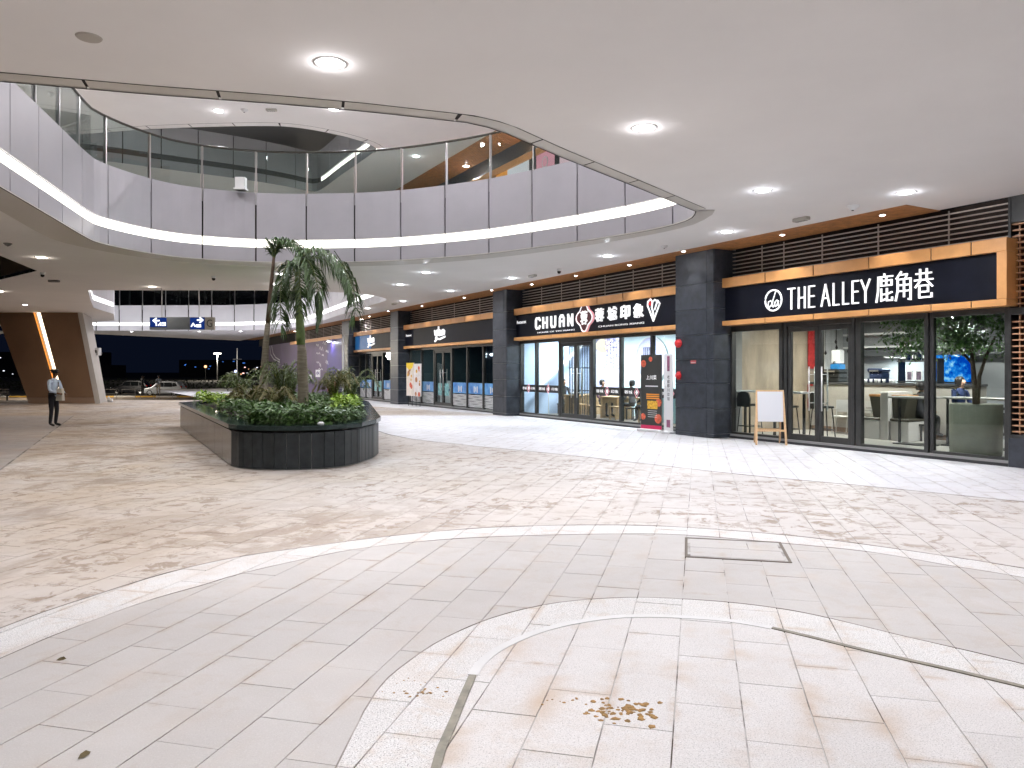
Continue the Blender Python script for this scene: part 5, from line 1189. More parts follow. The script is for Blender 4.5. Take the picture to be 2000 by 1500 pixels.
mb = MB(); mb.prism(inset(PL, .40), .60, .68); mb.build('soil', m_soil, planter, lo)
tis = tag(MB().lathe([(.001,.0),(.05,.005),(.06,.03),(.03,.055),(.001,.045)], 9).build('crumpled_tissue', m_whitep, None, (-3.23, 12.72, .741)), 'crumpled white tissue on the granite rim of the planter', 'tissue')

def inpoly(p, poly):
    c = False; n = len(poly)
    for i in range(n):
        a, b = poly[i], poly[i-1]
        if (a[1] > p[1]) != (b[1] > p[1]) and p[0] < (b[0]-a[0])*(p[1]-a[1])/(b[1]-a[1]) + a[0]: c = not c
    return c
def leaf_quad(mb, c, d, up, l, w_):
    s_ = d.cross(up)
    if s_.length < 1e-4: s_ = Vector((1,0,0))
    s_.normalize(); n_ = s_.cross(d).normalized(); m_ = c + d*l*.5 + n_*l*.08
    mb.add([c, m_ + s_*w_, c + d*l, m_ - s_*w_], [(0,1,2,3)])
random.seed(21)
bed = inset(PL, .36); m_gc = M('ground_cover_leaf', (.085,.165,.042), .38, var=.55, vs=9); m_lime = M('lime_cover_leaf', (.27,.42,.03), .45, var=.4, vs=9)
xs = [p[0] for p in bed]; ys = [p[1] for p in bed]
gc, lm = MB(), MB(); cnt = 0
hedge = lambda x, y: .27 + .06*math.sin(x*2.1+y*1.3) + .05*math.sin(x*5+1)*math.sin(y*4)
while cnt < 15000:
    x, y = random.uniform(min(xs), max(xs)), random.uniform(min(ys), max(ys))
    if not inpoly((x, y), bed): continue
    if y > 16.5 and random.random() < .55: continue
    cnt += 1
    edge = not inpoly((x, y), inset(PL, .62)) if False else False
    h = hedge(x, y)*random.uniform(.35, 1.12); c = Vector((x, y, .68 + h))
    d = Vector((random.gauss(0,1), random.gauss(0,1), random.uniform(-.3,.5))).normalized(); l = random.uniform(.07,.14)
    lime = (x < -5.9 - (22-y)*.25 - .0 and y > 15.8 and x < -.537*(y-12.97)-4.84 + 1.35) or (x > -.215*(y-15)-2.66-.95 and 15.2 < y < 21)
    leaf_quad(lm if lime else gc, c + Vector((0,0,.05 if lime else 0)), d, Vector((0,0,1)), l, l*.3)
for k in range(2600):   # leaves spilling over the rim side
    i = random.choice([0,1,2,3,4,5,6,7,8,9,10]); a, b = Vector(bed[i]), Vector(bed[(i+1) % len(bed)]); t = random.random(); p = a.lerp(b, t); e = (b-a).normalized(); n_ = Vector((e.y, -e.x))
    z = random.uniform(.70,.98); o_ = random.uniform(-.05,.10)*(1 if z < .88 else .4)
    d = Vector((n_.x, n_.y, random.uniform(-.9,.3))) + Vector((random.gauss(0,.5), random.gauss(0,.5), 0)); d.normalize(); l = random.uniform(.06,.11)
    leaf_quad(gc, Vector((p.x + n_.x*o_, p.y + n_.y*o_, z)), d, Vector((0,0,1)), l, l*.3)
o = stuff(new_obj('ground_cover', gc.mesh('ground_cover', m_gc))); tag(o, 'dense dark green ground cover filling the planter', 'ground cover')
o = stuff(new_obj('lime_ground_cover', lm.mesh('lime_ground_cover', m_lime))); tag(o, 'bright lime green ground cover along the planter edges', 'ground cover')

# ---------------------------------------------------------------- palms
m_tr1 = M('palm_trunk', (.19,.165,.12), .8, var=.3, vs=5, bump=.3, bs=25, stretch=(1,1,6)); m_shaft = M('palm_crownshaft', (.15,.21,.075), .5, var=.3, vs=5); m_rach = M('palm_rachis', (.14,.17,.06), .5)
m_fr = M('palm_leaflet', (.068,.118,.042), .4, var=.5, vs=4)
def frond(root, base, pts, n=46, ll=.42, droop=.55, wd=.016, mat=None, seed=0):
    rnd = random.Random(seed); P = catmull([Vector(p) for p in pts], 6); P = [Vector(p) for p in P]; at, L = resample(P, .1)
    f = new_obj('frond', None, root)
    MB().tube(P, [.024*(1 - .85*i/len(P)) for i in range(len(P))], 6).build('rachis', m_rach, f, smooth=True)
    mb = MB()
    for i in range(n):
        t = .12 + .87*i/(n-1); p = at(L*t); d = (at(L*min(1, t+.02)) - at(L*(t-.02))).normalized(); s_ = d.cross(Vector((0,0,1)))
        if s_.length < .25: s_ = Vector((math.cos(seed), math.sin(seed), 0)) + s_
        s_.normalize(); l = ll*(.55 + .75*math.sin(math.pi*min(1, .12 + t*.86)))*rnd.uniform(.85,1.1)
        for sg in (-1, 1):
            for q in range(2):
                a = s_*sg*rnd.uniform(.55,1) + d*rnd.uniform(.35,.9) + Vector((0,0,rnd.uniform(-.25,.45))) ; a.normalize()
                m1 = p + a*l*.5; e = p + a*l*.92 + Vector((0,0,-droop*l*rnd.uniform(.5,1.1))); w_ = a.cross(Vector((rnd.uniform(-.6,.6), rnd.uniform(-.6,.6), 1))).normalized()*wd
                mb.add([p - w_*.5, p + w_*.5, m1 + w_, m1 - w_, e], [(0,1,2,3),(3,2,4)])
    mb.build('leaflets', mat or m_fr, f)
pm = thing('palm_tree', 'stout palm with swollen trunk and long drooping fronds in the planter', 'palm tree', (-4.83, 17.4, .66))
MB().tube([(0,0,0),(.0,0,.25),(.0,0,.7),(-.02,0,1.1),(-.03,0,1.45),(-.05,0,1.62)], [.15,.128,.12,.118,.105,.09], 14).build('trunk', m_tr1, pm, smooth=True)
MB().tube([(-.05,0,1.60),(-.06,0,1.9),(-.10,0,2.5),(-.14,0,3.0),(-.15,0,3.3)], [.10,.105,.08,.06,.03], 12).build('crownshaft', m_shaft, pm, smooth=True)
T = (-.15,0,3.15)
FR = [[T,(.0,-.1,3.62),(.35,-.2,3.74),(.85,-.3,3.52),(1.18,-.4,3.0),(1.30,-.42,2.45),(1.22,-.42,2.1)],
      [T,(-.24,-.12,3.45),(-.36,-.26,3.25),(-.42,-.34,2.75),(-.40,-.36,2.2),(-.33,-.36,1.9)],
      [T,(.05,-.2,3.52),(.26,-.34,3.42),(.44,-.45,2.95),(.50,-.5,2.45),(.46,-.5,2.1)],
      [T,(.1,.2,3.6),(.4,.4,3.62),(.8,.6,3.25),(.98,.7,2.7)],
      [T,(-.06,-.2,3.42),(.02,-.38,3.2),(.06,-.44,2.7),(.04,-.44,2.3)],
      [T,(-.2,.2,3.5),(-.3,.5,3.3),(-.32,.7,2.8),(-.3,.75,2.4)],
      [T,(-.14,.02,3.5),(-.1,.03,3.75)]]
for i, p in enumerate(FR): frond(pm, T, p, (44,30,34,34,24,26,12)[i], .36 if i < 6 else .2, .85, .021, None, i)
ps = thing('palm_tree', 'slim leaning palm with thin dark stem and cropped crown in the planter', 'palm tree', (-6.25, 18.9, .66))
MB().tube([(0,0,0),(0,0,.3),(.03,0,1.0),(.07,0,1.7),(.12,0,2.2)], [.14,.12,.095,.075,.062], 12).build('trunk', m_tr1, ps, smooth=True)
MB().tube([(.12,0,2.18),(.17,0,2.8),(.24,0,3.5),(.27,0,3.85)], [.062,.05,.045,.035], 10).build('upper_stem', M('palm_dark_stem', (.085,.05,.03), .7, var=.3, vs=6), ps, smooth=True)
T2 = (.27,0,3.8)
for i, p in enumerate([[T2,(.4,-.1,4.15),(.75,-.25,4.20),(1.1,-.4,3.9),(1.3,-.5,3.4)],[T2,(.22,-.05,4.1),(.12,-.1,4.28)],[T2,(.35,.0,4.12),(.6,.05,4.3)],[T2,(.4,.1,4.1),(.8,.25,4.12),(1.15,.35,3.8)],[T2,(.15,.05,4.05),(.0,.1,4.1)],[T2,(.3,-.05,4.15),(.45,-.15,4.25),(.7,-.25,4.15)]]):
    frond(ps, T2, p, (46,14,16,40,12,26)[i], (.34,.2,.24,.32,.18,.3)[i], .45, .016, None, 20+i)
# feathery shrubs in the bed
def shrub(x, y, h, n, label, mat, seed, spread=1.0, ll=.2):
    t = thing('bed_shrub', label, 'shrub', (x, y, .66), 0, 'shrubs in the planter'); rnd = random.Random(seed)
    for k in range(n):
        a = k*2.4 + rnd.random(); r = spread*rnd.uniform(.35,.62); hh = h*rnd.uniform(.7,1.05)
        frond(t, (0,0,.1), [(0,0,.1),(math.cos(a)*r*.3, math.sin(a)*r*.3, hh*.75),(math.cos(a)*r*.75, math.sin(a)*r*.75, hh),(math.cos(a)*r*1.15, math.sin(a)*r*1.15, hh*.72)], 18, ll, .35, .011, mat, seed*50+k)
m_sh1 = M('date_palm_leaf', (.12,.165,.06), .45, var=.45, vs=8); m_sh2 = M('cordyline_leaf', (.20,.18,.07), .5, var=.5, vs=8)
shrub(-7.3, 20.2, 1.0, 15, 'feathery dwarf date palm at the left end of the planter', m_sh1, 1, 1.15)
shrub(-5.55, 18.1, 1.25, 14, 'tall feathery shrub between the two palm trunks', m_sh1, 2, 1.0)
shrub(-5.35, 17.0, .60, 12, 'brownish strap leaved shrub in front of the two palm trunks', m_sh2, 3, .8, .18)
shrub(-4.4, 18.6, .95, 13, 'bronze leaved shrub right of the stout palm', m_sh2, 4, .9)
shrub(-4.35, 20.3, 1.05, 13, 'green feathery shrub behind the stout palm on the right', m_sh1, 5, 1.2)
shrub(-6.4, 21.8, 1.05, 12, 'feathery shrub at the back of the planter', m_sh1, 6, 1.1)
shrub(-6.2, 17.6, .62, 11, 'low mixed shrub at the foot of the slim palm', m_sh2, 7, .8)

# ================================================================= slanted pier on the left
pier = thing('slanted_pier', 'brown slanted pier with glowing light groove and pale end face on the left', 'pier', (-23, 38.5, 0)); lo = (23, -38.5, 0)
m_brn = M('brown_cladding', (.27,.165,.10), .45, var=.10, vs=.8); m_pale = M('pale_cladding', (.52,.49,.45), .5, var=.06, vs=1)
def frus(b, t, z0, z1): mb = MB(); return mb.add([(*p, z0) for p in b] + [(*p, z1) for p in t], [(3,2,1,0),(4,5,6,7),(0,1,5,4),(1,2,6,5),(2,3,7,6),(3,0,4,7)])
def lerp2(a, b, t): return (a[0]+(b[0]-a[0])*t, a[1]+(b[1]-a[1])*t)
BL, BR, TL, TR = (-24.7,38.5), (-21.25,38.5), (-26.4,38.5), (-22.15,38.5)
def face(f0, f1, z0, z1, y, d):
    def pt(f, z): b = lerp2(BL, BR, f); t = lerp2(TL, TR, f); return lerp2(b, t, z/4.65)
    a, b, c, e = pt(f0, z0), pt(f1, z0), pt(f1, z1), pt(f0, z1)
    return frus([(a[0],y),(b[0],y),(b[0],y+d),(a[0],y+d)], [(e[0],y),(c[0],y),(c[0],y+d),(e[0],y+d)], z0, z1)
face(0, .475, .30, 4.65, 38.5, .3).build('brown_panel', m_brn, pier, lo); face(.535, .985, .30, 4.65, 38.5, .3).build('brown_panel', m_brn, pier, lo)
face(.452, .470, .30, 4.65, 38.495, .01).build('groove_edge', E('groove_orange', (1,.32,.06), 1.1), pier, lo); face(.476, .534, .30, 4.65, 38.62, .15).build('light_groove', E('groove_glow', (1,.80,.58), 3.2), pier, lo)
face(.0, .985, .0, .295, 38.46, .34).build('plinth', M('plinth_tan', (.34,.23,.16), .5), pier, lo)
bb = [(-24.6,38.81),(-21.4,38.81),(-22.75,41.6),(-24.6,41.6)]; tt = [(-26.3,38.81),(-22.3,38.81),(-23.6,41.6),(-26.3,41.6)]
frus(bb, tt, 0, 4.65).build('body', m_pale, pier, lo)
frus([(-21.29,38.44),(-21.05,38.5),(-22.4,41.6),(-22.7,41.6)], [(-22.19,38.44),(-21.97,38.5),(-23.25,41.6),(-23.55,41.6)], 0, 4.65).build('end_face', m_pale, pier, lo)
cb = thing('camera_box', 'small white box fixed to the pale end face of the pier', 'box', (-22.42, 40.5, 2.5)); mb = MB(); mb.bbox((-.15,-.15,0),(.25,.15,.4), .02); mb.build('housing', m_whitep, cb); mb = MB(); mb.box((.02,-.155,.12),(.15,-.151,.28)); mb.build('window', m_black, cb)
bs = thing('base_spot', 'small white floor spotlight at the foot of the pier', 'spotlight', (-21.35, 40.0, 0)); mb = MB(); mb.bbox((-.12,-.1,0),(.12,.1,.18), .03); mb.build('housing', m_whitep, bs); MB().tube([(0,-.05,.18),(-.08,-.05,.3)], .05, 10).build('head', m_whitep, bs)

# ================================================================= people
def person(name, label, loc, rotz, J, Rad, Ed, mats, seg_mat, extras=(), lvl=2):
    bm = bmesh.new(); sl = bm.verts.layers.skin.verify(); V = {k: bm.verts.new(p) for k, p in J.items()}
    for a, b in Ed: bm.edges.new((V[a], V[b]))
    for k, v in V.items(): v[sl].radius = (Rad[k], Rad[k]); v[sl].use_root = (k == 'pel')
    me = bpy.data.meshes.new(name); bm.to_mesh(me); bm.free()
    o = bpy.data.objects.new(name, me); COL.objects.link(o)
    m = o.modifiers.new('s', 'SKIN'); m.use_smooth_shade = True; m.branch_smoothing = .4
    m2 = o.modifiers.new('u', 'SUBSURF'); m2.levels = lvl; m2.render_levels = lvl
    dg = bpy.context.evaluated_depsgraph_get(); nm = bpy.data.meshes.new_from_object(o.evaluated_get(dg)); bpy.data.objects.remove(o)
    t = thing(name, label, 'person', loc, rotz); nm.name = 'body'; nm.materials.clear()
    for m in mats: nm.materials.append(m)
    segs = [(Vector(J[a]), Vector(J[b]), seg_mat(a, b)) for a, b in Ed]
    for p in nm.polygons:
        c = p.center; best = (9, 0)
        for a, b, mi in segs:
            ab = b - a; q = max(0, min(1, (c-a).dot(ab)/max(1e-9, ab.length_squared))); d = (a + ab*q - c).length
            if d < best[0]: best = (d, mi)
        p.material_index = best[1]; p.use_smooth = True
    new_obj('body', nm, t); return t
def figure(stand=True, arms=((.25,-.1),(.25,-.1)), h=1.0, lean=0.0, hands=True):
    """forward is +x; arms: (forward reach of wrist, height offset)"""
    J = {'pel': (0,0,.93), 'sp': (.01,0,1.1), 'ch': (.02,0,1.28), 'up': (.01,0,1.40), 'nk': (.02,0,1.47), 'h0': (.035,0,1.53), 'h1': (.04,0,1.60), 'h2': (.025,0,1.68), 'no': (.125,0,1.585)}
    Rd = {'pel': .125, 'sp': .115, 'ch': .135, 'up': .10, 'nk': .05, 'h0': .066, 'h1': .082, 'h2': .055, 'no': .012}
    E_ = [('pel','sp'),('sp','ch'),('ch','up'),('up','nk'),('nk','h0'),('h0','h1'),('h1','h2'),('h1','no')]
    for s_, sg in (('l',1),('r',-1)):
        fw, dz = arms[0] if sg > 0 else arms[1]
        if stand:
            J.update({s_+'hip': (0,sg*.09,.86), s_+'kn': (.03,sg*.10,.49), s_+'an': (-.02,sg*.10,.09), s_+'to': (.15,sg*.12,.045)})
        else:
            J.update({s_+'hip': (.05,sg*.10,.88), s_+'kn': (.44,sg*.12,.90), s_+'an': (.42,sg*.12,.50), s_+'to': (.58,sg*.13,.46)})
        J.update({s_+'sh': (.0,sg*.175,1.375), s_+'el': (.02+fw*.25,sg*.235,1.10), s_+'wr': (.03+fw,sg*.17,1.02+dz), s_+'pa': (.10+fw,sg*.15,1.0+dz)})
        Rd.update({s_+'hip': .088, s_+'kn': .062, s_+'an': .045, s_+'to': .036, s_+'sh': .062, s_+'el': .046, s_+'wr': .030, s_+'pa': .034})
        E_ += [('pel',s_+'hip'),(s_+'hip',s_+'kn'),(s_+'kn',s_+'an'),(s_+'an',s_+'to'),('up',s_+'sh'),(s_+'sh',s_+'el'),(s_+'el',s_+'wr'),(s_+'wr',s_+'pa')]
        if hands:
            px, py, pz = J[s_+'pa']
            for k in range(4):
                a = s_+'f%d' % k; off = (k-1.5)*.02; J[a] = (px+.045,py+off*.7,pz-.01+off*.4); J[a+'b'] = (px+.075-.006*abs(k-1.3),py+off*.8-sg*.01,pz-.035+off*.4); Rd[a] = Rd[a+'b'] = .0085; E_ += [(s_+'pa',a),(a,a+'b')]
            a = s_+'th'; J[a] = (px+.015,py-sg*.04,pz+.015); J[a+'b'] = (px+.045,py-sg*.05,pz+.01); Rd[a] = .0095; Rd[a+'b'] = .0085; E_ += [(s_+'pa',a),(a,a+'b')]
    J = {k: (p[0] + lean*max(0, p[2]-.9), p[1], p[2]*h) for k, p in J.items()}
    return J, Rd, E_
skin = M('skin_brown', (.20,.105,.06), .5); skin2 = M('skin_light', (.45,.27,.19), .5)
def segm(a, b):
    if a in ('nk','h0','h1') or b in ('h0',): return 0
    if a[1:] in ('wr','pa') or a[1:2] in ('f','t') and a not in ('up',): return 0
    if a[1:] in ('hip','kn') or b[1:] == 'hip': return 2
    if a[1:] == 'an': return 3
    return 1
m_sh_g = M('guard_shirt_blue', (.60,.72,.90), .7, var=.08, vs=20); m_tr_g = M('guard_trousers', (.012,.013,.02), .8); m_shoe = M('black_shoe', (.012,.012,.012), .4)
J, Rd, E_ = figure(True, ((.20,-.02),(.26,.0)), .985, .03)
gd = person('person', 'guard in light blue shirt, dark trousers and cap standing on the left of the plaza', (-13.65, 22.4, 0), R(-12), J, Rd, E_, [skin, m_sh_g, m_tr_g, m_shoe], segm)
MB().lathe([(.001,.115),(.06,.112),(.105,.095),(.112,.07),(.088,.05),(.09,.0)], 18).build('cap', m_black, gd, (.035,0,1.60), smooth=True)
mb = MB(); mb.prism([(.07,-.075),(.17,-.05),(.19,0),(.17,.05),(.07,.075)], 1.605, 1.618); mb.build('cap_peak', m_black, gd)
MB().lathe([(.128,-.03),(.142,-.03),(.142,.03),(.128,.03)], 20).build('belt', m_black, gd, (.005,0,.98), smooth=True)
MB().tube([(.0,.11,1.44),(.14,.05,1.28),(.16,.0,1.15)], .012, 6).build('lanyard', m_black, gd)
bag = thing('paper_bag', 'cream paper bag held by the guard', 'bag', (-13.38, 22.28, .78), R(-12)); mb = MB(); mb.prism([(-.10,0),(.12,0),(.09,.36),(-.07,.36)], -.05, .05, ax=1); mb.build('bag_body', M('cream_paper', (.70,.66,.58), .7), bag); MB().tube([(-.04,0,.36),(-.02,0,.43),(.05,0,.43),(.06,0,.36)], .006, 5).build('bag_handle', M('cream_paper'), bag)
# people out by the road
J, Rd, E_ = figure(True, ((.2,.1),(.25,.12)), 1.02, .02, False)
p1 = person('person', 'distant person in grey shirt and pale trousers with raised forearms beside the silver car', (-31.0, 66, -.46), R(120), J, Rd, E_, [skin, M('grey_shirt', (.30,.32,.34), .8), M('khaki', (.40,.34,.26), .8), m_shoe], segm, (), 1)
MB().lathe([(.001,.13),(.07,.12),(.1,.08),(.13,.06)], 14).build('cap', m_black, p1, (.03,0,1.60))
J, Rd, E_ = figure(True, ((.15,0),(.1,-.1)), 1.03, 0, False)
p2 = person('person', 'distant person in dark clothes left of the silver car', (-32.7, 66.6, -.46), R(60), J, Rd, E_, [skin, M('dark_shirt', (.03,.03,.035), .8), M('dark_trouser', (.03,.03,.03), .8), m_shoe], segm, (), 1)
MB().lathe([(.001,.10),(.06,.09),(.09,.04),(.08,-.02)], 14).build('hair', m_black, p2, (.03,0,1.62))
# seated diners
hairm = M('dark_hair', (.015,.012,.011), .5)
def diner(u, v, rot, label, shirt, z=0.0, seat=.45):
    J, Rd, E_ = figure(False, ((.28,.02),(.24,.0)), 1.0, .08, False); x, y, _ = FW(u, v)
    t = person('person', label, (x, y, z + seat - .80), ANG + rot, J, Rd, E_, [skin2, M(shirt[0], shirt[1], .8), M('dark_trouser', (.03,.03,.03), .8), m_shoe], segm, (), 1)
    MB().lathe([(.001,.105),(.06,.095),(.098,.045),(.10,-.02),(.085,-.10)], 14).build('hair', hairm, t, (.03,0,1.615), smooth=True)
    st_ = fthing('seat_block', 'dark stool under a diner: ' + label.split(',')[0], 'stool', u, v, .05); mb = MB(); mb.box((-.17,-.17,.40-.05),(.17,.17,.45-.06)); mb.build('seat', m_black, st_)
    for a in (-1, 1):
        for b in (-1, 1):
            mb = MB(); mb.box((a*.14-.015,b*.14-.015,0),(a*.14+.015,b*.14+.015,.35)); mb.build('leg', m_black, st_)
BK = ('dark_shirt', (.03,.03,.035))
diner(-9.95, 1.55, R(0), 'seated diner in black at the left wall, leaning over the oak table', BK)
diner(-7.72, 1.7, R(0), 'seated diner with long dark hair, behind the lavender pane', ('plum_shirt', (.12,.05,.08)))
diner(-6.05, 1.75, R(180), 'seated diner with dark hair, facing left behind the lavender pane', ('grey_dk_shirt', (.10,.10,.11)))
diner(-4.45, 1.1, R(180), 'seated diner in black, right of the lavender pane', BK)
diner(3.2, 2.75, R(80), 'seated person in black, behind the right booth', BK, 0, .5)
diner(4.1, 2.75, R(-10), 'person in navy, seated before the blue screen', ('navy_shirt', (.015,.03,.10)), 0, .62)
diner(5.35, 2.95, R(180), 'person in black, bending over the long table behind the potted tree', BK, 0, .62)

# ================================================================= dark glazed storey above the far bridge
bw_ = thing('bridge_glazing', 'dark glazed storey with thin uprights above the far bridge', 'glazing', (-35, 58.6, K_CEIL + 1.6))
mb = MB(); mb.box((-27,0,0),(20,.2,4.0)); mb.build('dark_glass', M('night_glass', (.012,.012,.013), .12), bw_)
for k in range(24):
    mb = MB(); mb.box((-26+k*1.95,-.08,0),(-25.9+k*1.95,-.005,4.0)); mb.build('upright', m_frame, bw_)

# ================================================================= outside: forecourt, road, night town
mb = MB(); mb.add([(-900,44,-.86),(900,44,-.86),(900,1400,-.86),(-900,1400,-.86)], [(0,1,2,3)]); struct(mb.build('ground', M('night_ground', (.045,.042,.036), .9, var=.3, vs=.2)))
mb = MB(); mb.add([(-400,72,-.852),(200,72,-.852),(200,96,-.852),(-400,96,-.852)], [(0,1,2,3)]); struct(mb.build('road', m_asph))
mb = MB(); mb.add([(-90,60,-.855),(-10,60,-.855),(-10,71.8,-.855),(-90,71.8,-.855)], [(0,1,2,3)]); struct(mb.build('forecourt', M('forecourt_paving', (.20,.155,.12), .8, var=.2, vs=.5)))
kerb = struct(new_obj('kerb', None, None, (-40, 71.8, -.86)))
for k in range(28):
    mb = MB(); mb.bbox((-28+k*2+.01,0,0),(-26+k*2-.01,.3,.15), .02); mb.build('kerb_stone', (M('kerb_yellow', (.62,.36,.06), .7), M('kerb_white', (.6,.58,.54), .7))[k % 2], kerb)
# steps and edge of the plaza
mb = MB()
for k in range(4): mb.box((-62,43.2+.35*k,-.9),(-13,43.2+.35*(k+1),-.03-.2*(k+1)+.17))
struct(mb.build('plaza_steps', M('step_stone', (.40,.37,.34), .7, var=.1, vs=1)))
# silver hatchback
def car(name, label, loc, rot, paint):
    t = thing(name, label, 'car', loc, rot)
    prof = [(-1.9,.30),(-1.92,.55),(-1.84,.72),(-1.05,.90),(-.45,1.40),(-.1,1.49),(.9,1.50),(1.45,1.42),(1.78,.98),(1.88,.85),(1.9,.35),(1.5,.26),(-1.5,.26)]
    def sec(y, k): return [(x*(1-.02*k), y, .26 + (z-.26)*(1 - .0*k)) for x, z in prof]
    n = len(prof); mb = MB(); ring = []
    for y, s in ((-.82,.86),(-.80,.97),(-.62,1.0),(.62,1.0),(.80,.97),(.82,.86)):
        tum = [(x, y*(1 - .16*max(0, z-.9)), .30 + (z-.30)*(s if z > .4 else 1)) for x, z in prof]; ring.append(tum)
    vs_ = [p for r in ring for p in r]; fs = []
    for i in range(5):
        for k in range(n): fs.append((i*n+k, i*n+(k+1) % n, (i+1)*n+(k+1) % n, (i+1)*n+k))
    fs += [tuple(range(n)), tuple(5*n+k for k in reversed(range(n)))]
    mb.add(vs_, fs); mb.build('body', paint, t, smooth=False)
    gm = M('car_glass', (.01,.012,.014), .08)
    for sy in (-1, 1):
        for q in ([(-.75,.93),(-.36,1.33),(.15,1.36),(.15,.93)], [(.22,.93),(.22,1.36),(.95,1.35),(1.0,.93)], [(1.07,.95),(1.03,1.33),(1.34,1.28),(1.5,1.0)]):
            mb = MB(); mb.add([(x, sy*(.832*(1-.16*max(0,z-.9))), z) for x, z in q], [(0,1,2,3)]); mb.build('window', gm, t)
        for x in (-1.22, 1.18):
            w_ = new_obj('wheel', None, t, (x, sy*.74, .30)); a = MB().lathe([(.20,-.09),(.29,-.09),(.305,-.05),(.305,.05),(.29,.09),(.20,.09)], 20).build('tyre', m_black, w_, smooth=True); a.rotation_euler = (R(90),0,0)
            a = MB().lathe([(.001,.07),(.06,.08),(.19,.06),(.205,.085)], 12).build('rim', m_steel, w_); a.rotation_euler = (R(90*sy),0,0)
        mb = MB(); mb.bbox((-1.90,sy*.62-.14,.62),(-1.80,sy*.62+.14,.76), .02); mb.build('headlight', M('headlight_glass', (.6,.62,.65), .15), t)
        mb = MB(); mb.bbox((1.80,sy*.66-.10,.78),(1.90,sy*.66+.10,1.0), .02); mb.build('tail_light', M('tail_red', (.35,.01,.01), .2), t)
        mb = MB(); mb.bbox((-.72,sy*.88-.07,.93),(-.6,sy*.88+.07,1.05), .02); mb.build('mirror', paint, t)
    mb = MB(); mb.add([(-1.0,-.62,.935),(-1.0,.62,.935),(-.47,.58,1.385),(-.47,-.58,1.385)], [(0,1,2,3)]); mb.build('windscreen', gm, t, (-.02,0,.015))
    mb = MB(); mb.box((-1.93,-.5,.36),(-1.9,.5,.5)); mb.build('grille', m_black, t)
    return t
silver = M('silver_paint', (.36,.38,.41), .3, .3, coat=.4)
car('parked_car', 'silver hatchback parked at the kerb outside the plaza', (-35.6, 77.2, -.852), R(4), silver)
car('parked_car', 'dark car half hidden left of the silver hatchback', (-42.0, 83, -.852), R(8), M('dark_paint', (.03,.03,.035), .25, .5))
# guard rails on the forecourt
for k, x in enumerate((-36.6,-34.9,-33.2,-31.5,-29.8,-28.1,-26.4)):
    t = thing('railing_hoop', 'low grey metal railing hoop at the edge of the forecourt', 'railing', (x, 68.5, -.855), 0, 'railing hoops')
    mb = MB(); mb.tube([(-.6,0,0),(-.6,0,.85),(.6,0,.85),(.6,0,0)], .03, 6); mb.build('hoop', M('rail_grey', (.35,.34,.32), .5), t); mb = MB(); mb.tube([(-.6,0,.45),(.6,0,.45)], .02, 6); mb.build('mid_bar', MATS['rail_grey'], t)
for k, x in enumerate((-24.2,-20.9)):
    t = thing('bollard', ('left', 'right')[k] + ' pale bollard on the forecourt right of the silver car', 'bollard', (x, 69.5, -.855)); MB().lathe([(.001,.8),(.05,.79),(.06,.7),(.06,0)], 12).build('post', m_whitep, t); MB().lathe([(.062,.55),(.062,.65)], 12).build('band', m_red, t)
for k, x in enumerate((-30.2,-28.75)):
    t = thing('bench_rail', ('left', 'right')[k] + ' white slatted barrier at the far left behind the pier', 'barrier', (x, 42.2, 0))
    for z in (.32, .45, .58):
        mb = MB(); mb.bbox((-.55,-.03,z),(.55,.03,z+.08), .01); mb.build('slat', m_whitep, t)
    for sx in (-.4,.4):
        mb = MB(); mb.box((sx-.03,.035,0),(sx+.03,.09,.64)); mb.build('leg', m_frame, t)
gt = thing('guard_booth', 'small pale roofed guard booth beyond the planter', 'booth', (-29.0, 72.5+24, -.86)); mb = MB(); mb.box((-1.5,-1,0),(1.5,1,1.7)); mb.build('wall', M('booth_wall', (.25,.26,.24), .7), gt); mb = MB(); mb.bbox((-1.9,-1.3,1.7),(1.9,1.3,1.85), .03); mb.build('roof', M('booth_roof', (.5,.5,.46), .6), gt); mb = MB(); mb.box((-1.2,-1.02,.9),(1.2,-1.005,1.5)); mb.build('window', m_black, gt)
# lamp posts
def lamppost(x, y, h, label, pw=9000, lit=True):
    t = thing('street_lamp', label, 'street lamp', (x, y, -.86)); MB().tube([(0,0,0),(0,0,h)], [.14,.07], 10).build('pole', M('pole_grey', (.4,.4,.4), .5), t)
    mb = MB(); mb.tube([(-.6,0,h),(.6,0,h)], .05, 6); mb.build('arm', MATS['pole_grey'], t)
    for sx in (-1, 1):
        mb = MB(); mb.bbox((sx*.55-.42,-.3,h-.05),(sx*.55+.42,.3,h+.2), .06); mb.build('head', MATS['pole_grey'], t)
        mb = MB(); mb.box((sx*.55-.38,-.31,h-.15),(sx*.55+.38,.26,h-.06)); mb.build('lens', E('street_lens', (1,.93,.82), 22), t)
    if lit:
        ld = bpy.data.lights.new('lamp_light', 'POINT'); ld.energy = pw; ld.color = (1,.9,.75); ld.shadow_soft_size = .5; new_obj('lamp_light', ld, t, (0,0,h-.9))
lamppost(-78.3, 200, 7.3, 'lit street lamp with double head on a tall pole in the distance')
tp = thing('power_pole', 'thin power pole with faint added glow and cross arm right of the street lamp', 'pole', (-73, 200, -.86)); MB().tube([(0,0,0),(0,0,8.6)], [.16,.08], 8).build('shaft', M('pole_faint_glow', (.35,.35,.38), .6, emit=(.3,.32,.4), es=.05), tp); mb = MB(); mb.box((-1.2,-.1,5.6),(1.2,.1,5.8)); mb.build('cross_arm', MATS['pole_faint_glow'], tp)  # faint emission stands in for light falling on the pole
# unseen street lamps added to light the forecourt and the parked car
lamppost(-41.2, 70, 5.2, 'unseen street lamp added behind the slanted pier to light the forecourt', 2500)
lamppost(-17.5, 74, 6, 'unseen street lamp added behind the planter and palms to light the forecourt', 1800)
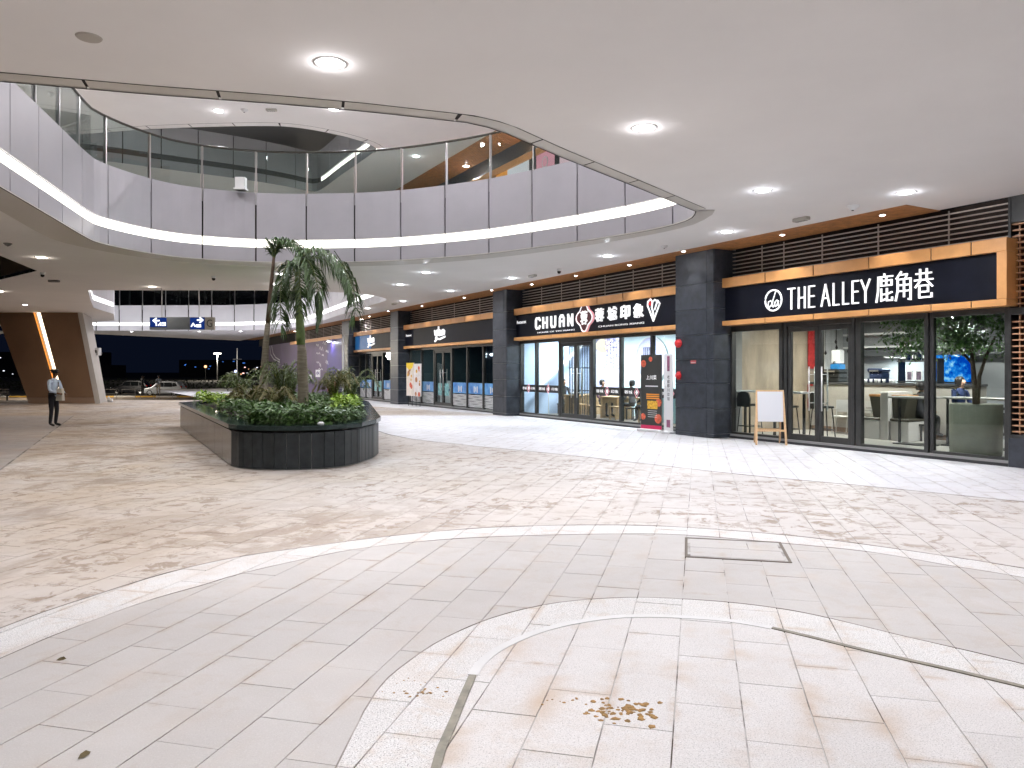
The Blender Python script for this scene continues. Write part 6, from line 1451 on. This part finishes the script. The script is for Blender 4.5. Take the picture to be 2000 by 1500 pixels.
# far buildings, dark, with lit windows
random.seed(31)
def tower(x, y, w_, h, label, cols, n):
    t = thing('far_building', label, 'building', (x, y, -.86)); mb = MB(); mb.box((-w_/2,0,0),(w_/2,12,h)); mb.build('wall', M('far_wall', (.03,.032,.04), .9), t)
    for k in range(n):
        a = random.uniform(-w_*.46, w_*.42); z = random.uniform(h*.25, h*.93); s_ = random.uniform(.2,.55); mb = MB(); mb.box((a,-.08,z),(a+s_*random.uniform(.8,2.2),-.02,z+s_*.7)); mb.build('lit_window', random.choice(cols), t)
e_w, e_b, e_o, e_p = E('win_white', (.85,.9,1), 1.6), E('win_blue', (.06,.22,.8), .8), E('win_orange', (1,.5,.25), 2.2), E('win_pink', (1,.55,.5), 2.6)
tower(-205, 330, 46, 11, 'dark hillside block with a sparse line of small lights at the left', [e_w], 10)
tower(-190, 300, 60, 5, 'low dark building with white window lights behind the car', [e_w, e_w, e_o], 12)
tower(-129, 330, 34, 7.5, 'dark building with a row of blue lights left of the street lamp', [e_b, e_w, e_b], 10)
tower(-104, 300, 14, 4.5, 'low shop block with warm and pink lights beside the street lamp', [e_p, e_o, e_w], 9)
tower(-97, 340, 10, 7, 'narrow dark building with two blue lights right of the street lamp', [e_b, e_w], 3)
for x, z, c, lb in ((-112,3.0,e_o,'small orange glowing lamp right of the silver car'),(-101,1.6,E('win_violet',(.45,.5,1),3.0),'violet white glowing sign low beside the street lamp'),(-178,3.2,e_o,'pair of orange lamps left of the standing people')):
    t = thing('distant_lamp', lb, 'lamp', (x*.8, 220, z)); MB().lathe([(.001,-.4),(.28,-.3),(.4,0),(.28,.3),(.001,.4)], 10).build('globe', c, t, smooth=True); MB().tube([(0,0,-z-.86),(0,0,-.6)], .06, 6).build('pole', m_black, t)
# dark hedge line beyond the road
mb = MB(); random.seed(8)
for _ in range(5000):
    x = random.uniform(-75,-15); y = random.uniform(97,103); z = random.uniform(-.8,.5)*(1+.3*math.sin(x*.7)); d = Vector((random.gauss(0,1),random.gauss(0,1),random.gauss(0,.6))).normalized(); leaf_quad(mb, Vector((x,y,z)), d, Vector((0,0,1)), .35, .11)
o = stuff(mb.build('hedge', M('hedge_leaf', (.03,.045,.02), .8, var=.4, vs=2))); tag(o, 'dark hedge along the far side of the road', 'hedge')
